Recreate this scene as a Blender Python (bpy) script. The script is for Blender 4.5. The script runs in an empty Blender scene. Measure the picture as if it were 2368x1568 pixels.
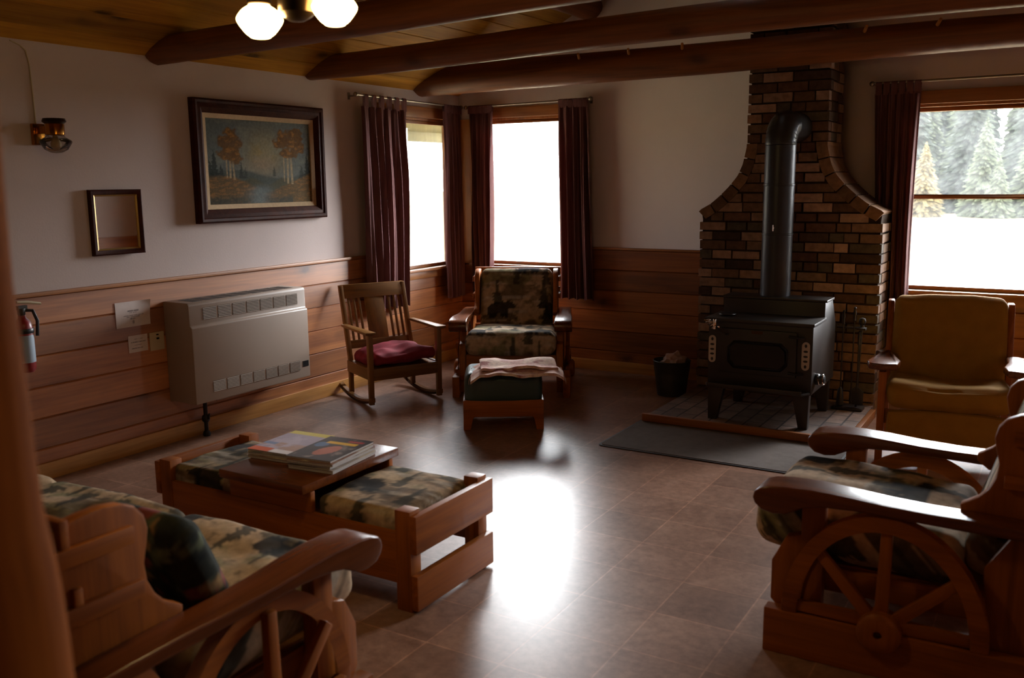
import bpy, bmesh, math, random
import numpy as np
from mathutils import Vector, Matrix
random.seed(7)
SC = bpy.context.scene
COL = SC.collection
PI = math.pi

# ------------------------------------------------------------------ colour / node helpers
def lin(c):
    return tuple((x/12.92 if x <= 0.04045 else ((x+0.055)/1.055)**2.4) for x in [v/255.0 for v in c])
def rgba(c): return (*lin(c), 1.0)

class NT:
    def __init__(s, name):
        s.m = bpy.data.materials.new(name); s.m.use_nodes = True
        s.t = s.m.node_tree; s.n = s.t.nodes; s.l = s.t.links
        s.b = s.n['Principled BSDF']; s.out = s.n['Material Output']
    def new(s, t, **k):
        x = s.n.new(t)
        for a, v in k.items():
            if a.startswith('i_'): x.inputs[a[2:].replace('_', ' ')].default_value = v
            else: setattr(x, a, v)
        return x
    def link(s, a, b): s.l.new(a, b)
    def math(s, op, a, b=None):
        x = s.new('ShaderNodeMath', operation=op)
        for i, v in enumerate((a, b)):
            if v is None: continue
            if isinstance(v, (int, float)): x.inputs[i].default_value = v
            else: s.link(v, x.inputs[i])
        return x.outputs[0]
    def ramp(s, fac, stops, interp='LINEAR'):
        x = s.new('ShaderNodeValToRGB'); x.color_ramp.interpolation = interp
        e = x.color_ramp.elements
        while len(e) < len(stops): e.new(0.5)
        for i, (p, c) in enumerate(stops):
            e[i].position = p; e[i].color = c if len(c) == 4 else (*c, 1)
        s.link(fac, x.inputs[0]); return x.outputs[0]
    def mix(s, fac, a, b, mode='MIX'):
        x = s.new('ShaderNodeMix', data_type='RGBA', blend_type=mode)
        for sock, v in ((x.inputs[0], fac), (x.inputs[6], a), (x.inputs[7], b)):
            if isinstance(v, (int, float)): sock.default_value = v
            elif isinstance(v, tuple): sock.default_value = v if len(v) == 4 else (*v, 1)
            else: s.link(v, sock)
        return x.outputs[2]
    def objco(s, offset=True):
        tc = s.new('ShaderNodeTexCoord'); v = tc.outputs['Object']
        if offset:
            oi = s.new('ShaderNodeObjectInfo'); a = s.new('ShaderNodeVectorMath', operation='ADD')
            m = s.math('MULTIPLY', oi.outputs['Random'], 37.0)
            s.link(v, a.inputs[0]); s.link(m, a.inputs[1]); v = a.outputs[0]
        return v
    def mapping(s, v, scale):
        x = s.new('ShaderNodeMapping'); x.inputs['Scale'].default_value = scale
        s.link(v, x.inputs['Vector']); return x.outputs[0]
    def noise(s, v, scale, detail=4, rough=.55, dist=0):
        x = s.new('ShaderNodeTexNoise'); x.inputs['Scale'].default_value = scale
        x.inputs['Detail'].default_value = detail; x.inputs['Roughness'].default_value = rough
        x.inputs['Distortion'].default_value = dist
        if v is not None: s.link(v, x.inputs['Vector'])
        return x.outputs[0]
    def bump(s, h, strength=.2, dist=.01):
        x = s.new('ShaderNodeBump'); x.inputs['Strength'].default_value = strength
        x.inputs['Distance'].default_value = dist
        s.link(h, x.inputs['Height']); s.link(x.outputs[0], s.b.inputs['Normal'])
    def set(s, base=None, rough=None, metal=None, spec=None, **k):
        for nm, v in (('Base Color', base), ('Roughness', rough), ('Metallic', metal), ('Specular IOR Level', spec)):
            if v is None: continue
            i = s.b.inputs[nm]
            if isinstance(v, (int, float)): i.default_value = v
            elif isinstance(v, tuple): i.default_value = v if len(v) == 4 else (*v, 1)
            else: s.link(v, i)

def wood(name, dark, light, axis=0, rough=.45, spec=.5, knots=.75, plank=None, ring=1.0):
    t = NT(name); v = t.objco()
    if plank:
        ax, pitch, off = plank
        sp = t.new('ShaderNodeSeparateXYZ'); tc = t.new('ShaderNodeTexCoord')
        t.link(tc.outputs['Object'], sp.inputs[0])
        idx = t.math('FLOOR', t.math('DIVIDE', t.math('ADD', sp.outputs[ax], off), pitch))
        wn = t.new('ShaderNodeTexWhiteNoise', noise_dimensions='1D'); t.link(idx, wn.inputs['W'])
        a = t.new('ShaderNodeVectorMath', operation='ADD'); t.link(v, a.inputs[0])
        m = t.new('ShaderNodeVectorMath', operation='SCALE'); m.inputs['Scale'].default_value = 23
        t.link(wn.outputs['Color'], m.inputs[0]); t.link(m.outputs[0], a.inputs[1]); v = a.outputs[0]
        pv = wn.outputs['Value']
    s1 = [11, 11, 11]; s1[axis] = .9
    s2 = [70, 70, 70]; s2[axis] = 2.2
    s3 = [4.2, 4.2, 4.2]; s3[axis] = 1.9
    n1 = t.noise(t.mapping(v, s1), 1.0*ring, 4, .6, 1.0)
    n2 = t.noise(t.mapping(v, s2), 1.0, 2, .5)
    c = t.ramp(n1, [(.30, lin(dark)), (.66, lin(light))])
    c = t.mix(.35, c, t.ramp(n2, [(.3, lin(dark)), (.7, lin(light))]))
    if plank:
        c = t.mix(1.0, c, t.ramp(pv, [(0, (.72, .72, .72)), (1, (1.15, 1.15, 1.15))]), 'MULTIPLY')
    if knots:
        vo = t.new('ShaderNodeTexVoronoi'); vo.inputs['Scale'].default_value = 1.0
        mp = t.mapping(v, s3); nz = t.new('ShaderNodeTexNoise'); nz.inputs['Scale'].default_value = 14
        ad = t.new('ShaderNodeVectorMath', operation='ADD'); sc = t.new('ShaderNodeVectorMath', operation='SCALE')
        t.link(v, nz.inputs['Vector']); sc.inputs['Scale'].default_value = .12
        t.link(nz.outputs['Color'], sc.inputs[0]); t.link(mp, ad.inputs[0]); t.link(sc.outputs[0], ad.inputs[1])
        t.link(ad.outputs[0], vo.inputs['Vector'])
        k = t.ramp(vo.outputs['Distance'], [(.07, (knots,)*3), (.15, (knots*.35,)*3), (.26, (0, 0, 0))])
        dk = tuple(x*.22 for x in lin(dark))
        c = t.mix(k, c, dk)
    t.set(c, rough, 0, spec); t.bump(n2, .06, .003)
    return t.m

def plain(name, col, rough=.5, metal=0, spec=.5, var=.12, vscale=9, bump=0, bscale=60):
    t = NT(name); v = t.objco()
    n = t.noise(v, vscale, 4)
    a = lin(col); lo = tuple(x*(1-var) for x in a); hi = tuple(min(1, x*(1+var)) for x in a)
    t.set(t.ramp(n, [(.3, lo), (.7, hi)]), rough, metal, spec)
    if bump: t.bump(t.noise(v, bscale, 3), bump, .004)
    return t.m

def attrmat(name, rough=.9, spec=.2, var=.25, vscale=40, bump=.15, bscale=250, streak=None):
    t = NT(name); v = t.objco(False)
    a = t.new('ShaderNodeAttribute', attribute_name='paint')
    if streak: v = t.mapping(v, streak)
    n = t.noise(v, vscale, 3)
    c = t.mix(1.0, a.outputs['Color'], t.ramp(n, [(.25, (1-var,)*3), (.75, (1+var,)*3)]), 'MULTIPLY')
    t.set(c, rough, 0, spec)
    if bump: t.bump(t.noise(v, bscale, 2), bump, .002)
    return t.m

M = {}
M['plaster'] = plain('plaster', (200, 185, 180), .85, spec=.2, var=.035, vscale=2.5, bump=.12, bscale=90)
WD, WL = (134, 72, 31), (198, 128, 70)  # tones raised: window sheen on the wainscot is partly put into this colour
M['wains_y'] = wood('wainscot_y', WD, WL, 1, .42, 1.0, .8, (2, .172, 0))
_b = M['wains_y'].node_tree.nodes['Principled BSDF']; _b.inputs['Coat Weight'].default_value = .55; _b.inputs['Coat Roughness'].default_value = .38
M['wains_x'] = wood('wainscot_x', (104, 52, 18), (160, 92, 38), 0, .42, .5, .8, (2, .172, 0))  # same pine in darker tones for the dimmer back wall, no sheen in the colour
M['base_y'] = wood('baseboard_y', (150, 98, 42), (196, 140, 70), 1, .5, .4, .7)
M['base_x'] = wood('baseboard_x', (150, 98, 42), (196, 140, 70), 0, .5, .4, .7)
M['ceil'] = wood('ceiling_boards', (140, 92, 16), (186, 132, 34), 1, .6, .2, .9, (0, .16, 0))
M['log_x'] = wood('log_x', (86, 46, 18), (134, 78, 34), 0, .5, .35, .6)
M['log_y'] = wood('log_y', (92, 46, 18), (146, 80, 34), 1, .5, .35, .6)
M['log_z'] = wood('log_z', (126, 62, 10), (170, 94, 22), 2, .85, .08, .8)
for i, a in enumerate('xyz'):
    M['pine_'+a] = wood('pine_'+a, (112, 55, 8), (164, 90, 18), i, .45, .32, .6)
    M['arm_'+a] = wood('armrest_'+a, (72, 32, 9), (114, 58, 20), i, .24, .5, .3)
    M['oak_'+a] = wood('oak_'+a, (92, 58, 18), (136, 90, 36), i, .38, .45, 0)
    M['case_'+a] = wood('casing_'+a, (126, 74, 32), (168, 108, 52), i, .45, .4, .4)
M['dowel'] = wood('dowel', (150, 96, 44), (190, 130, 66), 1, .5, .4, 0)
M['camo'] = attrmat('lodge_fabric', .92, .15, .3, 30, .2, 300)
M['paintcanvas'] = attrmat('oil_canvas', .75, .08, .22, 60, .25, 150)
M['cover'] = attrmat('glossy_cover', .28, .5, .06, 30, 0)
M['printed'] = attrmat('printed_paper', .7, .3, .05, 30, 0)
M['brick'] = attrmat('brick', .85, .2, .3, 22, .5, 70)
M['mortar'] = plain('mortar', (58, 44, 34), .95, spec=.1, var=.25, bump=.3)
M['blanket'] = attrmat('blanket', .95, .1, .2, 60, .5, 180)
M['floral'] = attrmat('floral_fabric', .92, .12, .3, 40, .2, 200)
def curtain_mat():
    t = NT('curtain_weave'); v = t.objco()
    c = t.ramp(t.noise(t.mapping(v, (40, 40, 3)), 1, 3), [(.3, lin((94, 60, 58))), (.7, lin((124, 84, 82)))])
    t.set(c, .85, 0, .15); tr = t.new('ShaderNodeBsdfTranslucent'); tr.inputs[0].default_value = (*lin((124, 76, 70)), 1)
    mx = t.new('ShaderNodeMixShader'); mx.inputs[0].default_value = .2
    t.link(t.b.outputs[0], mx.inputs[1]); t.link(tr.outputs[0], mx.inputs[2]); t.link(mx.outputs[0], t.out.inputs[0]); return t.m
M['curtain'] = curtain_mat()
M['rod'] = plain('rod_metal', (150, 140, 128), .35, 1, var=.05)
M['iron'] = plain('black_iron', (38, 34, 32), .42, .3, .5, var=.2, bump=.05)
M['stove'] = plain('stove_steel', (48, 41, 36), .40, .25, .5, var=.2, vscale=5, bump=.05)
M['pipe'] = plain('flue_steel', (50, 50, 52), .38, .4, .5, var=.15, vscale=4)
M['chrome'] = plain('chrome', (225, 215, 205), .15, 1, var=.05)
M['brass'] = plain('brass', (176, 116, 44), .22, 1, var=.12)
M['darkmetal'] = plain('dark_bronze', (60, 44, 28), .3, .9, var=.2)
M['heater'] = plain('heater_enamel', (158, 140, 126), .42, 0, .45, var=.03, vscale=3)
M['heater_slot'] = plain('heater_slot', (60, 52, 46), .7, 0, .2)
M['heater_fin'] = plain('heater_fin', (182, 166, 152), .4, 0, .45, var=.03)
M['black'] = plain('black_plastic', (22, 20, 20), .4)
M['gilt'] = plain('gilt', (160, 128, 70), .35, .6, var=.15)
M['liner'] = plain('linen_liner', (186, 158, 122), .8, 0, .2, var=.08, vscale=60)
M['frame'] = wood('frame_walnut', (44, 18, 9), (74, 32, 16), 0, .6, .1, 0)
M['green_vinyl'] = plain('green_vinyl', (44, 64, 62), .36, 0, .5, var=.1, vscale=6, bump=.08, bscale=120)
M['mustard'] = plain('mustard_fabric', (150, 108, 34), .85, 0, .2, var=.08, vscale=14, bump=.15, bscale=500)
M['velvet'] = plain('burgundy_velvet', (122, 34, 46), .8, 0, .2, var=.25, vscale=12, bump=.15, bscale=120)
M['steel_dull'] = plain('galvanised', (70, 68, 64), .42, .6, .5, var=.2)
M['paperbag'] = plain('crumpled_paper', (168, 140, 132), .9, 0, .1, var=.15)
M['mat'] = plain('hearth_mat', (94, 84, 78), .85, 0, .2, var=.14, vscale=20, bump=.2, bscale=300)
M['matedge'] = plain('mat_edge', (40, 36, 36), .7)
M['rail'] = wood('hearth_rail', (110, 62, 26), (150, 92, 42), 0, .45, .4, .2)
M['raily'] = wood('hearth_rail_y', (110, 62, 26), (150, 92, 42), 1, .45, .4, .2)
M['red'] = plain('extinguisher_red', (130, 20, 16), .35)
M['exlabel'] = plain('extinguisher_label', (150, 165, 178), .5)
M['plastic_w'] = plain('ivory_plastic', (188, 172, 140), .5, 0, .4, var=.04)
M['paper'] = plain('paper_edges', (176, 168, 162), .8, 0, .2, var=.15, vscale=200)
M['pipeblk'] = plain('gas_pipe', (34, 28, 26), .5, .4)

def mirror_mat():
    t = NT('silvered_glass'); v = t.objco()
    t.set(t.ramp(t.noise(v, 3), [(.3, (.86, .86, .86)), (.7, (.9, .9, .9))]), .02, 1.0); return t.m
M['mirror'] = mirror_mat()
def glass_mat(name, fac=.08, tint=(.97, .97, .97), dust_veil=0):
    t = NT(name); t.n.remove(t.b)
    tr = t.new('ShaderNodeBsdfTransparent'); tr.inputs[0].default_value = (*tint, 1)
    gl = t.new('ShaderNodeBsdfGlossy'); gl.inputs['Roughness'].default_value = .04
    fr = t.new('ShaderNodeFresnel'); fr.inputs[0].default_value = 1.45
    mx = t.new('ShaderNodeMixShader'); t.link(t.math('MULTIPLY', fr.outputs[0], fac*10), mx.inputs[0])
    t.link(tr.outputs[0], mx.inputs[1]); t.link(gl.outputs[0], mx.inputs[2])
    if dust_veil:   # dusty pane; its pale scatter also stands in for haze over the trees
        tl = t.new('ShaderNodeBsdfTranslucent'); tl.inputs[0].default_value = (.9, .93, .95, 1); m2 = t.new('ShaderNodeMixShader')
        t.link(t.math('MULTIPLY', t.noise(t.objco(), 12, 3), dust_veil*2), m2.inputs[0])
        t.link(mx.outputs[0], m2.inputs[1]); t.link(tl.outputs[0], m2.inputs[2]); t.link(m2.outputs[0], t.out.inputs[0])
    else: t.link(mx.outputs[0], t.out.inputs[0])
    return t.m
M['glass'] = glass_mat('window_glass', dust_veil=.011)
M['bulbglass'] = glass_mat('clear_globe', .12, (.80, .76, .72))
def lampglass():
    t = NT('lit_opal_glass'); v = t.objco(False)
    sp = t.new('ShaderNodeSeparateXYZ'); t.link(v, sp.inputs[0])
    f = t.new('ShaderNodeLayerWeight'); f.inputs[0].default_value = .45
    c = t.ramp(f.outputs['Facing'], [(0, (1, .72, .30)), (.62, (1, .66, .23)), (.86, (.05, .036, .013)), (1, (.014, .008, .0028))])
    t.set((.9, .8, .62), .35)
    t.link(c, t.b.inputs['Emission Color']); t.b.inputs['Emission Strength'].default_value = LAMP
    return t.m
LAMP = 64.0
M['lampglass'] = lampglass()
def stoveglass():
    t = NT('stove_door_glass'); t.set(t.ramp(t.noise(t.objco(), 6), [(.3, (.006, .004, .003)), (.7, (.012, .008, .006))]), .35, 0, .25); return t.m
M['stoveglass'] = stoveglass()

def floor_mat():
    t = NT('vinyl_tile'); v = t.objco(False)
    br = t.new('ShaderNodeTexBrick'); br.offset = 0; br.squash = 1
    for k, x in (('Scale', 1), ('Mortar Size', .0035), ('Mortar Smooth', .3), ('Brick Width', .3048), ('Row Height', .3048), ('Bias', 0)):
        br.inputs[k].default_value = x
    br.inputs['Color1'].default_value = (.80, .80, .80, 1); br.inputs['Color2'].default_value = (1.15, 1.15, 1.15, 1)
    br.inputs['Mortar'].default_value = (1.6, 1.55, 1.5, 1); t.link(v, br.inputs['Vector'])
    n1 = t.noise(v, 4.5, 6, .65, .6); n2 = t.noise(v, 26, 5, .7)
    c = t.ramp(n1, [(.28, lin((94, 64, 49))), (.5, lin((130, 97, 80))), (.74, lin((162, 129, 110)))])
    c = t.mix(.5, c, t.ramp(n2, [(.3, lin((90, 60, 46))), (.72, lin((170, 131, 110)))]))
    c = t.mix(1.0, c, br.outputs['Color'], 'MULTIPLY')
    r = t.ramp(n2, [(.3, (.24,)*3), (.7, (.34,)*3)])
    t.set(c, .33, 0, .75)
    h = t.math('SUBTRACT', t.math('MULTIPLY', n2, .4), t.math('MULTIPLY', br.outputs['Fac'], .8))
    t.bump(h, .05, .004); return t.m
M['floor'] = floor_mat()
def paver_mat():
    t = NT('hearth_pavers'); v = t.objco(False)
    br = t.new('ShaderNodeTexBrick'); br.offset = .5
    for k, x in (('Scale', 1), ('Mortar Size', .006), ('Brick Width', .22), ('Row Height', .11)): br.inputs[k].default_value = x
    br.inputs['Color1'].default_value = (*lin((96, 80, 72)), 1); br.inputs['Color2'].default_value = (*lin((128, 106, 94)), 1)
    br.inputs['Mortar'].default_value = (*lin((52, 44, 40)), 1)
    rt = t.new('ShaderNodeMapping'); rt.inputs['Rotation'].default_value = (0, 0, PI/2); t.link(v, rt.inputs[0])
    t.link(rt.outputs[0], br.inputs['Vector'])
    n = t.noise(v, 18, 5)
    t.set(t.mix(1.0, br.outputs['Color'], t.ramp(n, [(.3, (.75,)*3), (.7, (1.2,)*3)]), 'MULTIPLY'), .62, 0, .35)
    t.bump(t.math('SUBTRACT', n, br.outputs['Fac']), .4, .006); return t.m
M['paver'] = paver_mat()
def meadow_mat():
    t = NT('dry_meadow'); v = t.objco(False); n = t.noise(v, .5, 6, .65); n2 = t.noise(v, 6, 4)
    c = t.ramp(n, [(.3, lin((136, 124, 92))), (.7, lin((154, 142, 114)))])
    t.set(t.mix(.3, c, t.ramp(n2, [(.3, lin((116, 108, 74))), (.7, lin((164, 150, 128)))])), .95, 0, .1); return t.m
M['meadow'] = meadow_mat()
def conifer_mat(name, a, b):
    t = NT(name); oi = t.new('ShaderNodeObjectInfo'); v = t.objco()
    n = t.noise(v, 2.6, 5, .7)
    c = t.ramp(n, [(.32, lin(a)), (.68, lin(b))]); t.set(c, .9, 0, .1); return t.m
M['spruce'] = conifer_mat('spruce', (66, 75, 60), (120, 128, 102))
M['golden'] = conifer_mat('golden_spruce', (108, 98, 70), (160, 144, 104))
M['darkspruce'] = conifer_mat('dark_spruce', (52, 59, 54), (96, 104, 92))
M['bark'] = plain('bark', (96, 82, 72), .95, var=.3)
M['eave'] = wood('eave_boards', (110, 104, 70), (150, 142, 100), 1, .7, .2, .3, (0, .14, 0))
M['shrub'] = conifer_mat('shrub', (90, 120, 60), (150, 170, 96))

# ------------------------------------------------------------------ geometry helpers
def B(): return bmesh.new()
def box(bm, lo, hi):
    x0, y0, z0 = lo; x1, y1, z1 = hi
    vs = [bm.verts.new(p) for p in ((x0,y0,z0),(x1,y0,z0),(x1,y1,z0),(x0,y1,z0),(x0,y0,z1),(x1,y0,z1),(x1,y1,z1),(x0,y1,z1))]
    for f in ((3,2,1,0),(4,5,6,7),(0,1,5,4),(1,2,6,5),(2,3,7,6),(3,0,4,7)): bm.faces.new([vs[i] for i in f])
    return vs
def cbox(bm, c, s, mat=None):
    vs = box(bm, [-a/2 for a in s], [a/2 for a in s])
    m = Matrix.Translation(c) @ (mat if mat is not None else Matrix.Identity(4))
    for v in vs: v.co = m @ v.co
    return vs
def prism(bm, pts, a0, a1, axis='y'):
    def mk(p, a): return {'y': (p[0], a, p[1]), 'x': (a, p[0], p[1]), 'z': (p[0], p[1], a)}[axis]
    A = [bm.verts.new(mk(p, a0)) for p in pts]; C = [bm.verts.new(mk(p, a1)) for p in pts]
    n = len(pts)
    bm.faces.new(A); bm.faces.new(C[::-1])
    for i in range(n): bm.faces.new((A[i], C[i], C[(i+1) % n], A[(i+1) % n]))
    return A+C
def tube(bm, pts, r, n=10, cap=True):
    pts = [Vector(p) for p in pts]; rs = r if isinstance(r, (list, tuple)) else [r]*len(pts)
    rings = []; up = None
    for i, p in enumerate(pts):
        d = (pts[min(i+1, len(pts)-1)]-pts[max(i-1, 0)]).normalized()
        if up is None: up = Vector((0, 0, 1)) if abs(d.z) < .9 else Vector((1, 0, 0))
        s = d.cross(up).normalized(); up = s.cross(d).normalized()
        rings.append([bm.verts.new(p+(s*math.cos(a)+up*math.sin(a))*rs[i]) for a in [2*PI*k/n for k in range(n)]])
    for a, b in zip(rings, rings[1:]):
        for k in range(n): bm.faces.new((a[k], a[(k+1) % n], b[(k+1) % n], b[k]))
    if cap: bm.faces.new(rings[0][::-1]); bm.faces.new(rings[-1])
def lathe(bm, prof, n=24, c=(0, 0, 0), axis='z', close=False):
    rings = []
    for r, h in prof:
        ring = []
        for k in range(n):
            a = 2*PI*k/n; x, y = r*math.cos(a), r*math.sin(a)
            q = {'z': (x, y, h), 'y': (x, h, y), 'x': (h, x, y)}[axis]
            ring.append(bm.verts.new((c[0]+q[0], c[1]+q[1], c[2]+q[2])))
        rings.append(ring)
    pr = list(zip(rings, rings[1:]))
    if close: pr.append((rings[-1], rings[0]))
    for a, b in pr:
        for k in range(n): bm.faces.new((a[k], a[(k+1) % n], b[(k+1) % n], b[k]))
    if not close:
        if prof[0][0] > 1e-6: bm.faces.new(rings[0][::-1])
        if prof[-1][0] > 1e-6: bm.faces.new(rings[-1])
def sharp_edges(bm, ang=35):
    a = math.radians(ang); out = []
    for e in bm.edges:
        if len(e.link_faces) == 2:
            try:
                if e.calc_face_angle() > a: out.append(e)
            except ValueError: pass
    return out
def O(name, bm, mat, parent=None, loc=(0, 0, 0), rot=(0, 0, 0), bevel=0, seg=2, paint=None, ang=35, flat=False):
    bmesh.ops.remove_doubles(bm, verts=bm.verts, dist=1e-5)
    bmesh.ops.recalc_face_normals(bm, faces=bm.faces)
    if bevel:
        bmesh.ops.bevel(bm, geom=sharp_edges(bm, ang), offset=bevel, segments=seg, profile=.6, affect='EDGES', clamp_overlap=True)
    for f in bm.faces: f.smooth = not flat
    for e in sharp_edges(bm, 40): e.smooth = False
    me = bpy.data.meshes.new(name); bm.to_mesh(me); bm.free()
    me.materials.append(mat)
    if paint:
        n = len(me.vertices); co = np.empty(n*3, 'f'); me.vertices.foreach_get('co', co); co = co.reshape(-1, 3)
        c = np.ones((n, 4), 'f'); c[:, :3] = paint(co)
        at = me.attributes.new('paint', 'FLOAT_COLOR', 'POINT'); at.data.foreach_set('color', c.ravel())
    o = bpy.data.objects.new(name, me); COL.objects.link(o)
    o.location = loc; o.rotation_euler = rot
    if parent: o.parent = parent
    return o
def tag(o, label=None, cat=None, group=None, kind=None):
    for k, v in (('label', label), ('category', cat), ('group', group), ('kind', kind)):
        if v: o[k] = v
    return o
def E(name, label, cat, loc=(0, 0, 0), rz=0, group=None, kind=None):
    o = bpy.data.objects.new(name, None); COL.objects.link(o); o.location = loc; o.rotation_euler = (0, 0, rz)
    o.empty_display_size = .1
    return tag(o, label, cat, group, kind)
def S(name, bm, mat, parent=None, **k):
    o = O(name, bm, mat, parent, **k)
    if parent is None: o['kind'] = 'structure'
    return o
def Ry(a): return Matrix.Rotation(a, 4, 'Y')
def Rx(a): return Matrix.Rotation(a, 4, 'X')
def Rz(a): return Matrix.Rotation(a, 4, 'Z')

# numpy value noise
def vnoise(u, v, seed=0):
    def h(i, j):
        n = (i*374761393 + j*668265263 + seed*1442695041) & 0xFFFFFFFF
        n = ((n ^ (n >> 13))*1274126177) & 0xFFFFFFFF
        return ((n ^ (n >> 16)) & 0xFFFF)/65535.0
    i = np.floor(u).astype(np.int64); j = np.floor(v).astype(np.int64)
    fu = u-i; fv = v-j; fu = fu*fu*(3-2*fu); fv = fv*fv*(3-2*fv)
    return (h(i, j)*(1-fu)+h(i+1, j)*fu)*(1-fv)+(h(i, j+1)*(1-fu)+h(i+1, j+1)*fu)*fv
def fbm(u, v, seed=0, o=4):
    s = 0; a = .5
    for k in range(o): s = s+a*vnoise(u*2**k, v*2**k, seed+k*17); a *= .5
    return s/(1-.5**o)
def sm(a, b, x):
    t = np.clip((x-a)/(b-a), 0, 1); return t*t*(3-2*t)
def mixc(c, col, m):
    return c*(1-m[:, None])+np.array(lin(col))[None]*m[:, None]
BEAR = [(0, .0, .075, .048), (.055, .012, .045, .040), (.10, .022, .030, .027), (.13, .014, .02, .014), (.09, .046, .009, .01),
        (-.055, -.045, .018, .045), (-.02, -.05, .016, .042), (.045, -.045, .017, .045), (.075, -.05, .015, .04)]
def camo(u, v, seed=0):
    n = len(u); c = np.tile(np.array(lin((164, 138, 110))), (n, 1))
    a = fbm(u*5, v*6, seed); b = fbm(u*9+3, v*11, seed+5); g = fbm(u*22, v*30, seed+9, 3)
    c = mixc(c, (122, 112, 82), sm(.50, .62, a))
    c = mixc(c, (178, 152, 122), sm(.54, .68, b)*.8)
    c = mixc(c, (84, 66, 48), sm(.58, .68, fbm(u*4+9, v*9+2, seed+3))*.75)
    # water / sky streaks
    c = mixc(c, (168, 156, 140), sm(.6, .7, fbm(u*3, v*26, seed+21))*.6)
    # spruces
    for k in range(2):
        cu, cv = .19+.05*k, .33
        uu = u+k*.11+seed*.37; vv = v+k*.17+seed*.21
        i = np.floor(uu/cu); j = np.floor(vv/cv)
        r = np.modf(np.abs(np.sin(i*12.9898+j*78.233+k*3.1+seed)*43758.5453))[0]
        lu = (uu/cu-i-.5)*cu; lv = (vv/cv-j)*cv-.04
        h = .14+.12*r; t = np.clip(lv/h, 0, 1)
        w = (1-t)*(.035+.02*r)*(.55+.45*np.abs(np.modf(t*7)[0]))
        m = ((np.abs(lu+(g-.5)*.02) < w) & (lv > 0) & (lv < h) & (r > .3)).astype(float)
        c = mixc(c, (48, 46, 36), m*.85)
    # bears
    cu, cv = .47, .37
    uu = u+seed*.13+.11; vv = v+seed*.29+.2
    j = np.floor(vv/cv); uu = uu+np.mod(j, 2)*.23; i = np.floor(uu/cu)
    lu = (uu/cu-i-.5)*cu; lv = (vv/cv-j-.5)*cv
    sg = np.where(np.mod(i+j, 2) > .5, 1, -1); lu = lu*sg
    m = np.zeros(n)
    for (x, y, rx, ry) in BEAR:
        m = np.maximum(m, (((lu-x)/rx)**2+((lv-y)/ry)**2 < 1+(g-.5)*.6).astype(float))
    sh = (((lu)/.15)**2+((lv+.075)/.03)**2 < 1+(g-.5)*2).astype(float)
    c = mixc(c, (58, 48, 34), sh*.7); c = mixc(c, (24, 22, 22), m*.92)
    c = mixc(c, (60, 52, 38), sm(.6, .75, g)*.55)
    return c
def camo_top(seed): # continuous over front edge (x forward)
    return lambda co: camo(co[:, 1], -co[:, 0]*1.0+co[:, 2]*.9, seed)
def camo_front(seed):
    return lambda co: camo(co[:, 1], co[:, 2]-co[:, 0]*.5, seed)

def cushion(sx, sy, sz, r, puff=.015, step=.014, seed=0, wr=.004, dip=0):
    bm = B()
    h = np.array((sx/2, sy/2, sz/2)); rng = random.Random(seed)
    nx, ny, nz = [max(3, int(round(s/step))) for s in (sx, sy, sz)]
    cache = {}
    def vert(i, j, k):
        key = (i, j, k)
        if key in cache: return cache[key]
        p = np.array((-1+2*i/nx, -1+2*j/ny, -1+2*k/nz)); q = p*h
        cl = np.clip(q, -(h-r), h-r); d = q-cl; L = np.linalg.norm(d)
        if L > 1e-9:
            L2 = max(abs(d)); q = cl+d/L*L2
        bu = (1-p[0]**2)*(1-p[1]**2)
        q[2] += puff*p[2]*bu**.5
        q[0] += puff*.6*p[0]*(1-p[1]**2)*(1-p[2]**2); q[1] += puff*.5*p[1]*(1-p[0]**2)*(1-p[2]**2)
        a = np.array([q[0]*9+seed]), np.array([q[1]*9+q[2]*7])
        q[2] += wr*4*(float(vnoise(*a, seed))-.5)*abs(p[2])
        if dip: q[2] -= dip*(1-p[1]**2)*(p[2] > 0)*p[2]
        v = bm.verts.new(q); cache[key] = v; return v
    for (na, nb, f) in ((nx, ny, 2), (nx, nz, 1), (ny, nz, 0)):
        for side in (0, 1):
            for a in range(na):
                for b in range(nb):
                    qd = []
                    for (da, db) in ((0, 0), (1, 0), (1, 1), (0, 1)):
                        if f == 2: key = (a+da, b+db, nz*side)
                        elif f == 1: key = (a+da, ny*side, b+db)
                        else: key = (nx*side, a+da, b+db)
                        qd.append(vert(*key))
                    bm.faces.new(qd)
    return bm

# ------------------------------------------------------------------ camera (found by fitting the room's own straight lines)
F = 2134.73
def cam_setup():
    f, yaw, pitch, roll = F, math.radians(-30.9625), math.radians(9.6942), math.radians(-.6012)
    cy, sy, cp, sp = math.cos(yaw), math.sin(yaw), math.cos(pitch), math.sin(pitch)
    fw = Vector((sy*cp, cy*cp, -sp)); r = Vector((cy, -sy, 0)); u = r.cross(fw)
    cr, sr = math.cos(roll), math.sin(roll)
    r2 = cr*r+sr*u; u2 = -sr*r+cr*u
    cd = bpy.data.cameras.new('camera'); o = bpy.data.objects.new('camera', cd); COL.objects.link(o)
    m = Matrix((r2, u2, -fw)).transposed().to_4x4(); m.translation = (0, 0, 1.6); o.matrix_world = m
    cd.sensor_width = 36; cd.lens = f/2368*36; cd.clip_start = .05; cd.clip_end = 500
    cd.dof.use_dof = True; cd.dof.focus_distance = 6.3; cd.dof.aperture_fstop = 3.2
    SC.camera = o
cam_setup()

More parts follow.
